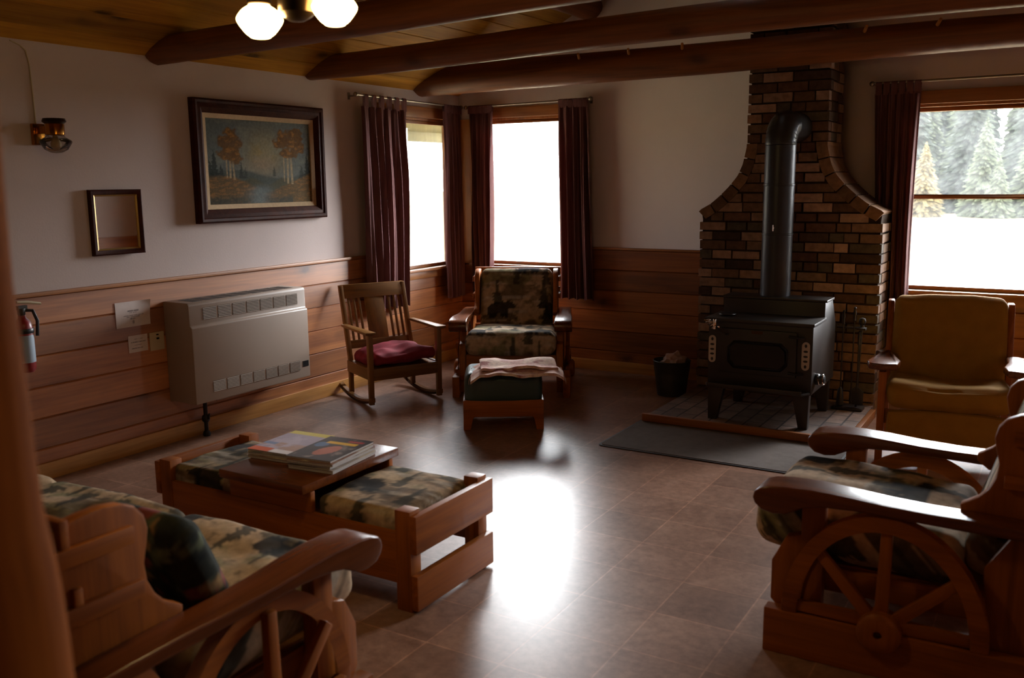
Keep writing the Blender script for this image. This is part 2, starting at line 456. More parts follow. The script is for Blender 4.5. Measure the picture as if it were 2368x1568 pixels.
# ------------------------------------------------------------------ room
XL, XLW = -4.76, -4.745      # plaster face / wainscot face, left wall
YB, YBW = 7.045, 7.03
XR, YF = 1.06, -2.6
SL = .51; RX = (XL+XR)/2; EZ = 2.352
def cz(x): return EZ+SL*(x-XL) if x <= RX else EZ+SL*(XR-x)
TW = .09
def wall_holes(outline_top, a0, a1, holes, fixed, thick, axis):
    """vertical wall from a0..a1 along an axis; holes (a0,a1,z0,z1); built in one mesh of solid blocks"""
    bm = B()
    cuts = sorted({a0, a1, *[h[0] for h in holes], *[h[1] for h in holes], *([RX] if axis == 'x' and a0 < RX < a1 else [])})
    for p, q in zip(cuts, cuts[1:]):
        hs = sorted([h for h in holes if h[0] <= p+1e-6 and h[1] >= q-1e-6], key=lambda h: h[2])
        z = -.7
        for h in hs+[None]:
            top = None if h is None else h[2]
            if top is None: pts = [(p, z), (q, z), (q, outline_top(q)), (p, outline_top(p))]
            else: pts = [(p, z), (q, z), (q, top), (p, top)]
            prism(bm, pts, fixed, fixed+thick, 'y' if axis == 'x' else 'x')
            if h: z = h[3]
    return bm
W1 = (5.92, 6.925, .868, 2.135)       # left wall window (y0,y1,z0,z1)
W2 = (-4.54, -3.58, .872, 2.145)     # back wall window
W3 = (-1.02, .10, .815, 2.092)       # right back window
S('wall_left', wall_holes(lambda a: EZ+.02, YF-TW, YB+TW, [W1], XL-TW, TW, 'y'), M['plaster'])
S('wall_back', wall_holes(lambda a: cz(a)+.02, XL, XR, [W2, W3], YB, TW, 'x'), M['plaster'])
S('wall_right', wall_holes(lambda a: EZ+.02, YF-TW, YB+TW, [], XR, TW, 'y'), M['plaster'])
S('wall_front', wall_holes(lambda a: cz(a)+.02, XL, XR, [], YF-TW, TW, 'x'), M['plaster'])
bm = B(); box(bm, (XL-TW, YF-TW, -.7), (XR+TW, YB+TW, 0)); S('floor', bm, M['floor'])
# ceiling: two slopes with board grooves
bm = B(); ov = .52
def slope(bm, xa, xb, za, zb, y0, y1, pitch, grooves=True):
    L = math.hypot(xb-xa, zb-za); n = max(1, int(L/pitch)) if grooves else 1
    dx, dz = (xb-xa)/L, (zb-za)/L; nx, nz = -dz, dx
    if nz < 0: nx, nz = -nx, -nz
    pr = []
    for i in range(n):
        s0, s1 = L*i/n, L*(i+1)/n
        for s, d in ((s0, .007), (s0+.005, 0), (s1-.005, 0), (s1, .007)):
            if not grooves: d = 0
            pr.append((xa+dx*s+nx*d, za+dz*s+nz*d))
    top = [(xb+nx*.14, zb+nz*.14), (xa+nx*.14, za+nz*.14)]
    prism(bm, pr+top, y0, y1, 'y')
slope(bm, XL, RX, EZ, cz(RX), YF-TW, YB+TW, .16)
slope(bm, XR, RX, EZ, cz(RX), YF-TW, YB+TW, .16)
S('ceiling', bm, M['ceil'], flat=True)
bm = B()
slope(bm, XL-TW-ov, XL-TW, EZ-SL*(ov+TW)+.03, EZ-SL*TW+.03, YF-.5, YB+.7, .14)
box(bm, (XL-TW-ov-.03, YF-.5, EZ-SL*(ov+TW)-.06), (XL-TW-ov, YB+.7, EZ-SL*(ov+TW)+.16))
S('trim_1', bm, M['eave'], flat=True)

# wainscot
def boards(bm, face, a0, a1, z1, axis, depth=.014, pitch=.172):
    n = int(math.ceil(z1/pitch)); pr = []
    for i in range(n):
        s0 = i*pitch; s1 = min((i+1)*pitch, z1)
        if s1-s0 < .012: break
        pr += [(face[0]+face[1]*.009, s0), (face[0], s0+.006), (face[0], s1-.006), (face[0]+face[1]*.009, s1)]
    bk = face[0]+face[1]*depth
    pts = pr+[(bk, pr[-1][1]), (bk, 0)]
    prism(bm, pts, a0, a1, 'y' if axis == 'y' else 'x')
bm = B()
for a, b, z in ((YF, W1[0], 1.015), (W1[0], W1[1], W1[2]-.012), (W1[1], YB, 1.015)): boards(bm, (XLW, -1), a, b, z, 'y')
S('trim_2', bm, M['wains_y'], flat=True)
bm = B()
for a, b, z in ((XL, W2[0], 1.03), (W2[0], W2[1], W2[2]-.012), (W2[1], W3[0], 1.03), (W3[0], W3[1], W3[2]-.012), (W3[1], XR, 1.03)):
    boards(bm, (YBW, 1), a, b, z, 'x')
S('trim_3', bm, M['wains_x'], flat=True)
bm = B(); box(bm, (XL+.001, YF, 1.015), (XLW+.016, W1[0]-.09, 1.036)); S('trim_4', bm, M['case_y'], bevel=.003)
bm = B()
for a, b in ((XLW+.02, W2[0]-.08), (W2[1]+.08, W3[0]-.09), (W3[1]+.1, XR)): box(bm, (a, YBW-.016, 1.03), (b, YB-.001, 1.048))
S('trim_5', bm, M['case_x'], bevel=.003)
bm = B(); box(bm, (XLW, YF, 0), (XLW+.02, YB, .096)); S('baseboard_left', bm, M['base_y'], bevel=.004)
bm = B(); box(bm, (XLW+.02, YBW-.02, 0), (-2.34, YBW, .09)); box(bm, (-1.05, YBW-.02, 0), (XR, YBW, .09)); S('baseboard_back', bm, M['base_x'], bevel=.004)
bm = B(); boards(bm, (XR-.016, 1), YF, YB, 1.03, 'y'); S('trim_6', bm, M['wains_y'], flat=True)
bm = B(); boards(bm, (YF+.016, -1), XL, XR, 1.03, 'x'); S('trim_7', bm, M['wains_x'], flat=True)

# windows
def window(idx, axis, w, sash=None):
    root = bpy.data.objects.new('window_%d' % idx, None); COL.objects.link(root); root['kind'] = 'structure'
    a0, a1, z0, z1 = w
    if axis == 'y': P = lambda a, d, z: (XL-d, a, z); root.location = (XL, (a0+a1)/2, z0)
    else: P = lambda a, d, z: (a, YB+d, z); root.location = ((a0+a1)/2, YB, z0)
    mn = M['case_y' if axis == 'y' else 'case_x']
    inv = Matrix.Translation(root.location).inverted()
    def bb(bm, a, d, z):
        p, q = P(a[0], d[0], z[0]), P(a[1], d[1], z[1])
        box(bm, [min(x, y) for x, y in zip(p, q)], [max(x, y) for x, y in zip(p, q)])
    def put(nm, bm, m, bev=.003):
        bmesh.ops.transform(bm, matrix=inv, verts=bm.verts); return O(nm, bm, m, root, bevel=bev)
    c = .085
    bm = B(); bb(bm, (a0-c, a1+c), (-.034, -.001), (z1, z1+.088)); put('casing', bm, mn)
    for s in (0, 1):
        bm = B(); aa = ((a0-c if idx != 2 else XLW+.004), a0) if s == 0 else (a1, a1+c)
        bb(bm, aa, (-.034, -.001), (z0-.0, z1)); put('casing', bm, M['case_z'])
    bm = B(); bb(bm, (a0-c-.01, a1+c+.01), (-.06, .10), (z0-.022, z0)); put('sill', bm, mn)
    bm = B(); bb(bm, (a0-c, a1+c), (-.03, -.016), (z0-.085, z0-.022)); put('apron', bm, mn)
    j = .02
    bm = B()
    bb(bm, (a0, a0+j), (0, TW), (z0, z1)); bb(bm, (a1-j, a1), (0, TW), (z0, z1)); bb(bm, (a0, a1), (0, TW), (z1-j, z1)); put('jamb', bm, M['case_z'])
    def sashf(za, zb, d):
        bm = B(); t = .035
        bb(bm, (a0+j, a0+j+t), (d, d+.03), (za, zb)); bb(bm, (a1-j-t, a1-j), (d, d+.03), (za, zb))
        bb(bm, (a0+j, a1-j), (d, d+.03), (za, za+t*.8)); bb(bm, (a0+j, a1-j), (d, d+.03), (zb-t*.8, zb)); so = put('sash', bm, mn)
        bm = B(); bb(bm, (a0+j+t, a1-j-t), (d+.013, d+.017), (za+t*.8, zb-t*.8))
        bmesh.ops.transform(bm, matrix=inv, verts=bm.verts); O('pane', bm, M['glass'], so)
    if sash: sashf(z0, sash+.016, .022); sashf(sash-.012, z1-j, .056)
    else: sashf(z0, z1-j, .02)
window(1, 'y', W1); window(2, 'x', W2); window(3, 'x', W3, 1.462)

# ------------------------------------------------------------------ log beams
def log(name, p0, p1, r0, r1, mat, seed, label, n=18, segs=26, wob=.006):
    d = Vector(p1)-Vector(p0); rng = random.Random(seed); bm = B(); rings = []
    ax = d.normalized(); up = Vector((0, 0, 1)) if abs(ax.z) < .9 else Vector((0, 1, 0)); s = ax.cross(up).normalized(); up = s.cross(ax)
    ph = [rng.uniform(0, 6) for _ in range(6)]
    for i in range(segs+1):
        t = i/segs; r = r0+(r1-r0)*t; ring = []
        off = s*wob*1.5*math.sin(ph[0]+t*9)+up*wob*1.5*math.sin(ph[1]+t*7)
        for k in range(n):
            a = 2*PI*k/n; rr = r+wob*.6*math.sin(3*a+ph[2]+t*8)+wob*.4*math.sin(5*a+ph[3]-t*13)+rng.uniform(-1, 1)*wob*.15
            ring.append(bm.verts.new(d*t+off+(s*math.cos(a)+up*math.sin(a))*rr))
        rings.append(ring)
    for a, b in zip(rings, rings[1:]):
        for k in range(n): bm.faces.new((a[k], a[(k+1) % n], b[(k+1) % n], b[k]))
    bm.faces.new(rings[0][::-1]); bm.faces.new(rings[-1])
    root = E(name, label, 'beam' if mat != M['log_z'] else 'post', p0)
    O('log', bm, mat, root); return root
XE = XR-.05
bA = log('log_beam', (XL+.005, 6.475, 2.432), (XR-.02, 6.475, 2.452), .122, .088, M['log_x'], 3, 'log tie beam with wooden pegs, passing in front of the brick chimney')
for px, z in ((-3.216, 2.475), (-2.817, 2.478), (-2.413, 2.482), (-1.201, 2.492), (-.778, 2.494)):
    bm = B(); tube(bm, [(0, 0, 0), (0, -.075, .022)], [.0115, .010], 10)
    rr = .122+(.088-.122)*(px-XL)/(XR-XL)
    O('peg', bm, M['dowel'], bA, loc=(px-XL-.005, -rr+.012, z-2.44+.03), rot=(0, 0, .35), bevel=.002)
log('log_beam', (XL+.005, 5.15, 2.42), (XR-.02, 5.15, 2.50), .082, .092, M['log_x'], 5, 'log tie beam without pegs, second out from the chimney wall')
log('log_beam', (XL+.005, 3.82, 2.385), (XR-.02, 3.82, 2.535), .082, .085, M['log_x'], 9, 'log tie beam beyond the lit ceiling lamp, third from the chimney wall')
log('log_purlin', (-3.44, YF+.01, 2.985), (-3.44, YB-.004, 2.985), .10, .10, M['log_y'], 11, 'log purlin under the sloped ceiling boards, running into the back wall above the beams')

# foreground log post
zs = [(0, .145), (.5, .138), (1.0, .128), (1.09, .126), (1.14, .124), (1.19, .120), (1.22, .116), (1.25, .1125), (1.31, .110), (1.4, .109), (1.5, .105), (1.7, .108), (2.2, .106)]
bm = B(); n = 28; rings = []
ztop = cz(-1.0)-.062
for z, r in zs+[(ztop, .105)]:
    rings.append([bm.verts.new((r*math.cos(2*PI*k/n), r*math.sin(2*PI*k/n), z)) for k in range(n)])
for a, b in zip(rings, rings[1:]):
    for k in range(n): bm.faces.new((a[k], a[(k+1) % n], b[(k+1) % n], b[k]))
bm.faces.new(rings[0][::-1]); bm.faces.new(rings[-1])
root = E('log_post', 'peeled log post with dark knots in the near left foreground', 'post', (-1.0, .47, 0))
O('log', bm, M['log_z'], root)
for (ang, z) in ((-.35, 1.255), (-.30, 1.085)):
    bm = B(); lathe(bm, [(.0, .004), (.004, .003), (.005, 0)], 10); 
    rr = .112 if z > 1.2 else .127
    O('nail', bm, M['chrome'], root, loc=(rr*math.cos(ang), rr*math.sin(ang), z), rot=(0, PI/2, ang))

# ------------------------------------------------------------------ brick chimney
YC = 6.6
ch = E('brick_chimney', 'flared brick chimney breast behind the wood stove', 'chimney', (-1.69, 6.82, 0))
def co(x, y, z): return (x+1.69, y-6.82, z)
CXL0, CXR0, CXL1, CXR1 = -2.325, -1.062, -1.992, -1.445
fl = [(1.37, .345), (1.42, .255), (1.475, .19), (1.54, .125), (1.62, .06), (1.70, .025), (1.82, 0)]   # z, offset outward
def halfw(z):
    if z < 1.33: return .333
    if z > 1.82: return 0
    for (z0, o0), (z1, o1) in zip(fl, fl[1:]):
        if z0 <= z <= z1: return o0+(o1-o0)*(z-z0)/(z1-z0)
    return .333
CT = 3.62
bm = B()
L = [(CXL0+.012, 0), (CXL0+.012, 1.31)]+[(CXL1+.012-o, z) for z, o in fl]+[(CXL1+.012, CT)]
Rr = [(CXR0-.012, 0), (CXR0-.012, 1.31)]+[(CXR1-.012+o*1.13, z) for z, o in fl]+[(CXR1-.012, CT)]
prism(bm, [(x+1.69, z) for x, z in L]+[(x+1.69, z) for x, z in Rr[::-1]], YC+.012-6.82, YB-.002-6.82, 'y')
O('mortar_core', bm, M['mortar'], ch)
rng = random.Random(21)
bm = B(); bcol = []
BC = [(128, 100, 80), (106, 78, 60), (88, 64, 50), (146, 116, 96), (74, 56, 46), (118, 94, 76), (84, 74, 62), (96, 68, 54), (154, 124, 104)]
def brick(lo, hi, col):
    n0 = len(bm.verts); j = lambda: rng.uniform(-.003, .003)
    vs = box(bm, [a+j() for a in lo], [a+j() for a in hi]); bcol.extend([col]*8)
zc = .0; row = 0; H = .0685
while zc < CT-.02:
    zm = zc+.03
    xl = CXL0 if zm < 1.33 else CXL1-halfw(zm); xr = CXR0 if zm < 1.33 else CXR1+halfw(zm)*1.13
    inset = .075 if 1.33 < zm < 1.85 else 0
    xa, xb = xl+inset, xr-inset
    x = xa; first = True
    while x < xb-.015:
        ln = rng.choice((.205, .2, .21, .1, .21, .15)) if not first else (.1 if row % 2 else .2)
        first = False
        x2 = min(x+ln, xb)
        if xb-x2 < .06: x2 = xb
        c = lin(rng.choice(BC)); k = rng.uniform(.75, 1.1); c = tuple(q*k for q in c)
        dy = rng.uniform(0, .007)
        endr = x2 >= xb-1e-6 and inset == 0; endl = x <= xa+1e-6 and inset == 0
        brick(co(x+(.0 if not endl else -rng.uniform(0, .006)), YC-dy, zc), co(x2-.011+(.011+rng.uniform(0, .006) if endr else 0), YC+.08, zc+H-.011), c)
        x = x2
    if inset == 0:
        for sx, s in ((xr, 1), (xl, -1)):
            y = YC+.085 if row % 2 else YC+.04+.045
            while y < YB-.03:
                y2 = min(y+.2, YB-.004); c = lin(rng.choice(BC)); k = rng.uniform(.75, 1.1); c = tuple(q*k for q in c)
                a, b = (sx-.05, sx+rng.uniform(.0, .006)) if s > 0 else (sx-rng.uniform(0, .006), sx+.05)
                brick(co(a, y, zc), co(b, y2-.011, zc+H-.011), c); y = y2
    zc += H; row += 1
nb = len(bcol)
def brick_paint(c):
    return np.array(bcol, 'f')
def O_bricks():
    bmesh.ops.recalc_face_normals(bm, faces=bm.faces)
    me = bpy.data.meshes.new('brickwork'); bm.to_mesh(me); bm.free(); me.materials.append(M['brick'])
    at = me.attributes.new('paint', 'FLOAT_COLOR', 'POINT')
    a = np.ones((nb, 4), 'f'); a[:, :3] = np.array(bcol); at.data.foreach_set('color', a.ravel())
    o = bpy.data.objects.new('brickwork', me); COL.objects.link(o); o.parent = ch
O_bricks()
# coping bricks that follow the two curves
for s in (-1, 1):
    bm = B(); bcol = []
    pts = [(-s*0, 0)]
    cur = []
    for i in range(29):
        z = 1.362+(1.85-1.362)*i/28
        o = halfw(max(z, 1.3701))*(1.13 if s > 0 else 1)
        x = (CXR1+o) if s > 0 else (CXL1-o)
        cur.append(Vector((x, z)))
    acc = [0]
    for a, b in zip(cur, cur[1:]): acc.append(acc[-1]+(b-a).length)
    tot = acc[-1]; nbk = 6
    def at(d):
        for i in range(len(acc)-1):
            if acc[i] <= d <= acc[i+1]+1e-9: return cur[i]+(cur[i+1]-cur[i])*((d-acc[i])/max(1e-9, acc[i+1]-acc[i]))
        return cur[-1]
    for q in range(nbk):
        d0, d1 = tot*q/nbk+.003, tot*(q+1)/nbk-.006
        c = lin(rng.choice([(112, 84, 62), (96, 70, 50), (124, 92, 66)]))
        K = 4; outer, inner = [], []
        for i in range(K+1):
            d = d0+(d1-d0)*i/K; p = at(d); g = (at(min(tot, d+.01))-at(max(0, d-.01))).normalized()
            nn = Vector((g.y, -g.x)) if s > 0 else Vector((-g.y, g.x))   # outward
            outer.append(p+nn*.004); inner.append(p-nn*.072)
        poly = [(a.x+1.69, a.y) for a in outer]+[(a.x+1.69, a.y) for a in inner[::-1]]
        vs = prism(bm, poly, YC-.012-6.82, YB-.004-6.82, 'y'); bcol += [c]*len(vs)
    nb = len(bcol)
    bmesh.ops.recalc_face_normals(bm, faces=bm.faces)
    me = bpy.data.meshes.new('coping'); bm.to_mesh(me); bm.free(); me.materials.append(M['brick'])
    a_ = me.attributes.new('paint', 'FLOAT_COLOR', 'POINT'); arr = np.ones((nb, 4), 'f'); arr[:, :3] = np.array(bcol); a_.data.foreach_set('color', arr.ravel())
    o = bpy.data.objects.new('coping', me); COL.objects.link(o); o.parent = ch

# hearth pad, rail and mat
h = E('hearth_pad', 'low brick paved hearth pad edged with a wooden rail, under the stove', 'hearth', (-1.69, 6.1, 0))
bm = B(); box(bm, (-.635, -.48, 0), (.635, .498, .048)); O('pavers', bm, M['paver'], h, bevel=.004)
bm = B(); prism(bm, [(-.655, -.515), (.645, -.515), (.685, -.475), (.685, -.44), (.655, -.44), (.655, -.465), (.63, -.483), (-.655, -.483)], .012, .062, 'z'); O('front_rail', bm, M['rail'], h, bevel=.005)
bm = B(); box(bm, (.64, -.44, .0), (.675, .36, .055)); O('side_rail', bm, M['raily'], h, bevel=.004)
mt = E('hearth_mat', 'flat dark grey mat on the floor in front of the hearth rail', 'mat', (-1.69, 5.27, 0))
def rrect(x0, x1, y0, y1, r, n=5):
    out = []
    for (cx, cy, a0) in ((x1-r, y1-r, 0), (x0+r, y1-r, PI/2), (x0+r, y0+r, PI), (x1-r, y0+r, 1.5*PI)):
        out += [(cx+r*math.cos(a0+PI/2*k/n), cy+r*math.sin(a0+PI/2*k/n)) for k in range(n+1)]
    return out
bm = B(); prism(bm, rrect(-.665, .675, -.31, .38, .03), .001, .009, 'z'); O('pile', bm, M['mat'], mt)
bm = B(); prism(bm, rrect(-.68, .69, -.325, .385, .04), 0, .006, 'z'); O('border', bm, M['matedge'], mt, bevel=.002)

# ------------------------------------------------------------------ wood stove
st = E('wood_stove', 'black steel wood stove with stepped top on the brick hearth', 'stove', (-1.62, 5.72, .048))
z0 = .048
bm = B()
prism(bm, [(.0, .225), (.0, .655), (.30, .655), (.302, .768), (.505, .778), (.63, .60), (.63, .225)], -.325, .338, 'x')
O('firebox', bm, M['stove'], st, bevel=.006)
bm = B(); box(bm, (-.345, -.03, .655), (.35, .302, .676)); O('top_plate', bm, M['stove'], st, bevel=.005)
bm = B(); box(bm, (-.335, .302, .768), (.348, .51, .784)); O('upper_plate', bm, M['stove'], st, bevel=.004)
d = bm = B(); box(bm, (-.235, -.028, .33), (.245, -.001, .615)); door = O('door', bm, M['stove'], st, bevel=.006)
bm = B()
def oct_(cx, cz_, hx, hz, c): return [(cx-hx+c, cz_-hz), (cx+hx-c, cz_-hz), (cx+hx, cz_-hz+c), (cx+hx, cz_+hz-c), (cx+hx-c, cz_+hz), (cx-hx+c, cz_+hz), (cx-hx, cz_+hz-c), (cx-hx, cz_-hz+c)]
prism(bm, oct_(.005, .452, .172, .072, .035), -.033, -.027, 'y'); O('window', bm, M['stoveglass'], door)
bm = B(); 
A = oct_(.005, .452, .19, .09, .04); Bp = oct_(.005, .452, .172, .072, .035)
for i in range(8):
    j = (i+1) % 8; prism(bm, [A[i], A[j], Bp[j], Bp[i]], -.038, -.027, 'y')
O('window_rim', bm, M['iron'], door)
bm = B(); tube(bm, [(-.19, -.03, .575), (-.19, -.06, .58), (-.25, -.075, .62)], .007, 8); hd = O('handle', bm, M['iron'], door)
bm = B()
tube(bm, [(-.25+.017*math.cos(k*.9)-.0016*k*1.2, -.075+.017*math.sin(k*.9)-.0004*k, .618+.0016*k+.008*math.cos(k*.9)) for k in range(34)], .0045, 6)
lathe(bm, [(0, 0), (.011, .0), (.013, .02), (.013, .05), (.009, .062), (0, .063)], 12, (-.26, -.08, .612))
O('coil_grip', bm, M['chrome'], hd)
bm = B(); prism(bm, oct_(0, .60, .035, .01, .004), -.032, -.027, 'y'); O('badge', bm, M['darkmetal'], door)
for sx, dz in ((-.295, 0), (.298, 0)):
    bm = B(); c0 = (sx, .46)
    ring = [(sx+.024*math.cos(a), .535+.024*math.sin(a)) for a in [PI*k/8 for k in range(9)]]+[(sx+.024*math.cos(a), .405+.024*math.sin(a)) for a in [PI+PI*k/8 for k in range(9)]]
    prism(bm, ring, -.008, -.001, 'y'); vp = O('vent_plate', bm, M['heater_fin'], st); vp['label'] = 'pale slotted draft plate'
    bm = B()
    for k, z in enumerate((.535, .50, .468, .438, .405)):
        rx = .008 if k in (0, 4) else .014; rz = .011 if k in (0, 4) else .007
        prism(bm, [(sx+rx*math.cos(2*PI*q/10), z+rz*math.sin(2*PI*q/10)) for q in range(10)], -.0095, -.0075, 'y')
    O('slot', bm, M['black'], vp)
for z in (.36, .59):
    bm = B(); tube(bm, [(.20, -.035, z), (.27, -.03, z-.006), (.285, -.012, z-.006)], .008, 8); O('hinge', bm, M['iron'], st)
bm = B(); prism(bm, [(-.335, -.005), (-.30, -.085), (.30, -.085), (.335, -.005)], .232, .246, 'z'); box(bm, (-.30, -.087, .232), (.30, -.081, .262)); O('ash_lip', bm, M['stove'], st, bevel=.003)
for sx in (-1, 1):
    for y in (.01, .55):
        bm = B(); a = sx*.325; b = sx*.215
        pr = [(a, .23), (b, .23), (sx*.265, .0), (a*.985, .0)]
        prism(bm, pr, y, y+.055, 'y'); O('leg', bm, M['stove'], st, bevel=.004)
bm = B(); lathe(bm, [(.036, 0), (.036, .02), (.03, .026), (.03, .05), (.022, .056)], 16, (.338, .11, .31), 'x'); dk = O('damper_knob', bm, M['iron'], st)
bm = B(); tube(bm, [(.385+.0*k, .11+.034*math.cos(k*.5), .31+.034*math.sin(k*.5)) for k in range(13)], .005, 6); tube(bm, [(.345+.0035*k, .11+.034*math.cos(k*.8), .31+.034*math.sin(k*.8)) for k in range(16)], .0035, 6); O('coil', bm, M['chrome'], dk)
bm = B(); lathe(bm, [(.05, .678), (.056, .684), (.052, .69), (.0, .69)], 20, (-.24, .12, 0)); O('trivet_lid', bm, M['iron'], st)
# stove pipe
sp = E('stove_pipe', 'dark metal stove pipe rising from the stove and elbowing into the brick chimney', 'stove pipe', (-1.645, 6.17, .832))
bm = B(); R = .098
lathe(bm, [(R, 0), (R, .40), (R+.003, .402), (R+.003, .412), (R, .414), (R, .72), (R+.003, .722), (R+.003, .732), (R, .734), (R, .98)], 28)
O('straight_run', bm, M['pipe'], sp)
bm = B(); pts = []; rs = []
for k in range(19):
    a = PI/2*k/18; pts.append((0, .13-.13*math.cos(a), .98+.13*math.sin(a))); rs.append(R+(.004 if k % 2 else -.001))
pts.append((0, .425, 1.11)); rs.append(R)
tube(bm, pts, rs, 28); O('elbow', bm, M['pipe'], sp)
bm = B(); lathe(bm, [(0, 0), (.006, 0), (.006, .03)], 8, (0, -R, .45), 'y'); tube(bm, [(0, -R-.012, .43), (0, -R-.012, .47)], .004, 6); O('damper_handle', bm, M['chrome'], sp)

# ash bucket with paper
bk = E('ash_bucket', 'dark metal ash bucket on the floor left of the hearth', 'bucket', (-2.475, 6.46, 0))
bm = B(); lathe(bm, [(.0, .0), (.105, .0), (.108, .01), (.128, .17), (.129, .18), (.132, .185), (.138, .255), (.142, .262), (.138, .266), (.133, .255), (.103, .012), (0, .012)], 28); O('pail', bm, M['steel_dull'], bk)
bm = B(); tube(bm, [(.142*math.cos(a), .142*math.sin(a)*.25-.12*math.sin(a), .25-.06*math.sin(a)) for a in [PI*k/14 for k in range(15)]], .0035, 6); O('bail_handle', bm, M['iron'], bk)
bm = B(); bmesh.ops.create_icosphere(bm, subdivisions=3, radius=.1)
for v in bm.verts:
    k = 1+.28*math.sin(v.co.x*70+v.co.y*40)*math.cos(v.co.z*60+v.co.y*55); v.co = Vector((v.co.x*k, v.co.y*k, v.co.z*.85*k))
tag(O('crumpled_paper', bm, M['paperbag'], loc=(-2.46, 6.47, .235)), 'crumpled pale paper stuffed in the ash bucket', 'paper')

# fireplace tools
ts = E('fire_tool_stand', 'black iron fire tool stand beside the stove, against the brick chimney', 'tool stand', (-1.19, 6.42, .048))
bm = B(); prism(bm, rrect(-.10, .10, -.06, .06, .01), 0, .02, 'z'); O('base', bm, M['iron'], ts, bevel=.003)
bm = B(); tube(bm, [(.05, 0, .015), (.065, 0, .56)], .0065, 8); O('pole', bm, M['iron'], ts)
bm = B(); lathe(bm, [(0, .545), (.012, .55), (.016, .565), (.012, .58), (.018, .59), (.024, .608), (.018, .626), (0, .634)], 16, (.065, 0, 0)); O('finial', bm, M['iron'], ts)
bm = B(); cbox(bm, (.0, -.008, .56), (.19, .022, .012)); cbox(bm, (.065, -.02, .56), (.06, .05, .014)); O('hook_bar', bm, M['iron'], ts, bevel=.002)
def tool(name, label, x, top, head):
    t = E(name, label, 'fire tool', (-1.19+x, 6.395, .06))
    bm = B(); tube(bm, [(0, 0, .12), (0, 0, top)], .0045, 8); O('shaft', bm, M['iron'], t)
    bm = B(); lathe(bm, [(0, top-.01), (.009, top), (.007, top+.03), (.011, top+.05), (.006, top+.075), (.01, top+.085), (0, top+.097)], 12); O('handle', bm, M['iron'], t)
    bm = B(); head(bm); O('head', bm, M['iron'], t, bevel=.001)
tool('poker', 'black poker hanging on the fire tool stand, with the topmost handle', .02, .60, lambda bm: tube(bm, [(0, 0, .12), (0, 0, .05), (.02, 0, .03)], [.0045, .005, .002], 8))
tool('hearth_brush', 'black hearth brush hanging leftmost on the fire tool stand', -.05, .575, lambda bm: lathe(bm, [(.006, .14), (.018, .12), (.026, .02), (.02, .015)], 12))
tool('ash_shovel', 'black ash shovel hanging on the fire tool stand, under its round finial', .055, .44, lambda bm: prism(bm, [(-.012, .15), (.012, .15), (.045, .12), (.045, .03), (-.045, .03), (-.045, .12)], -.002, .002, 'y'))

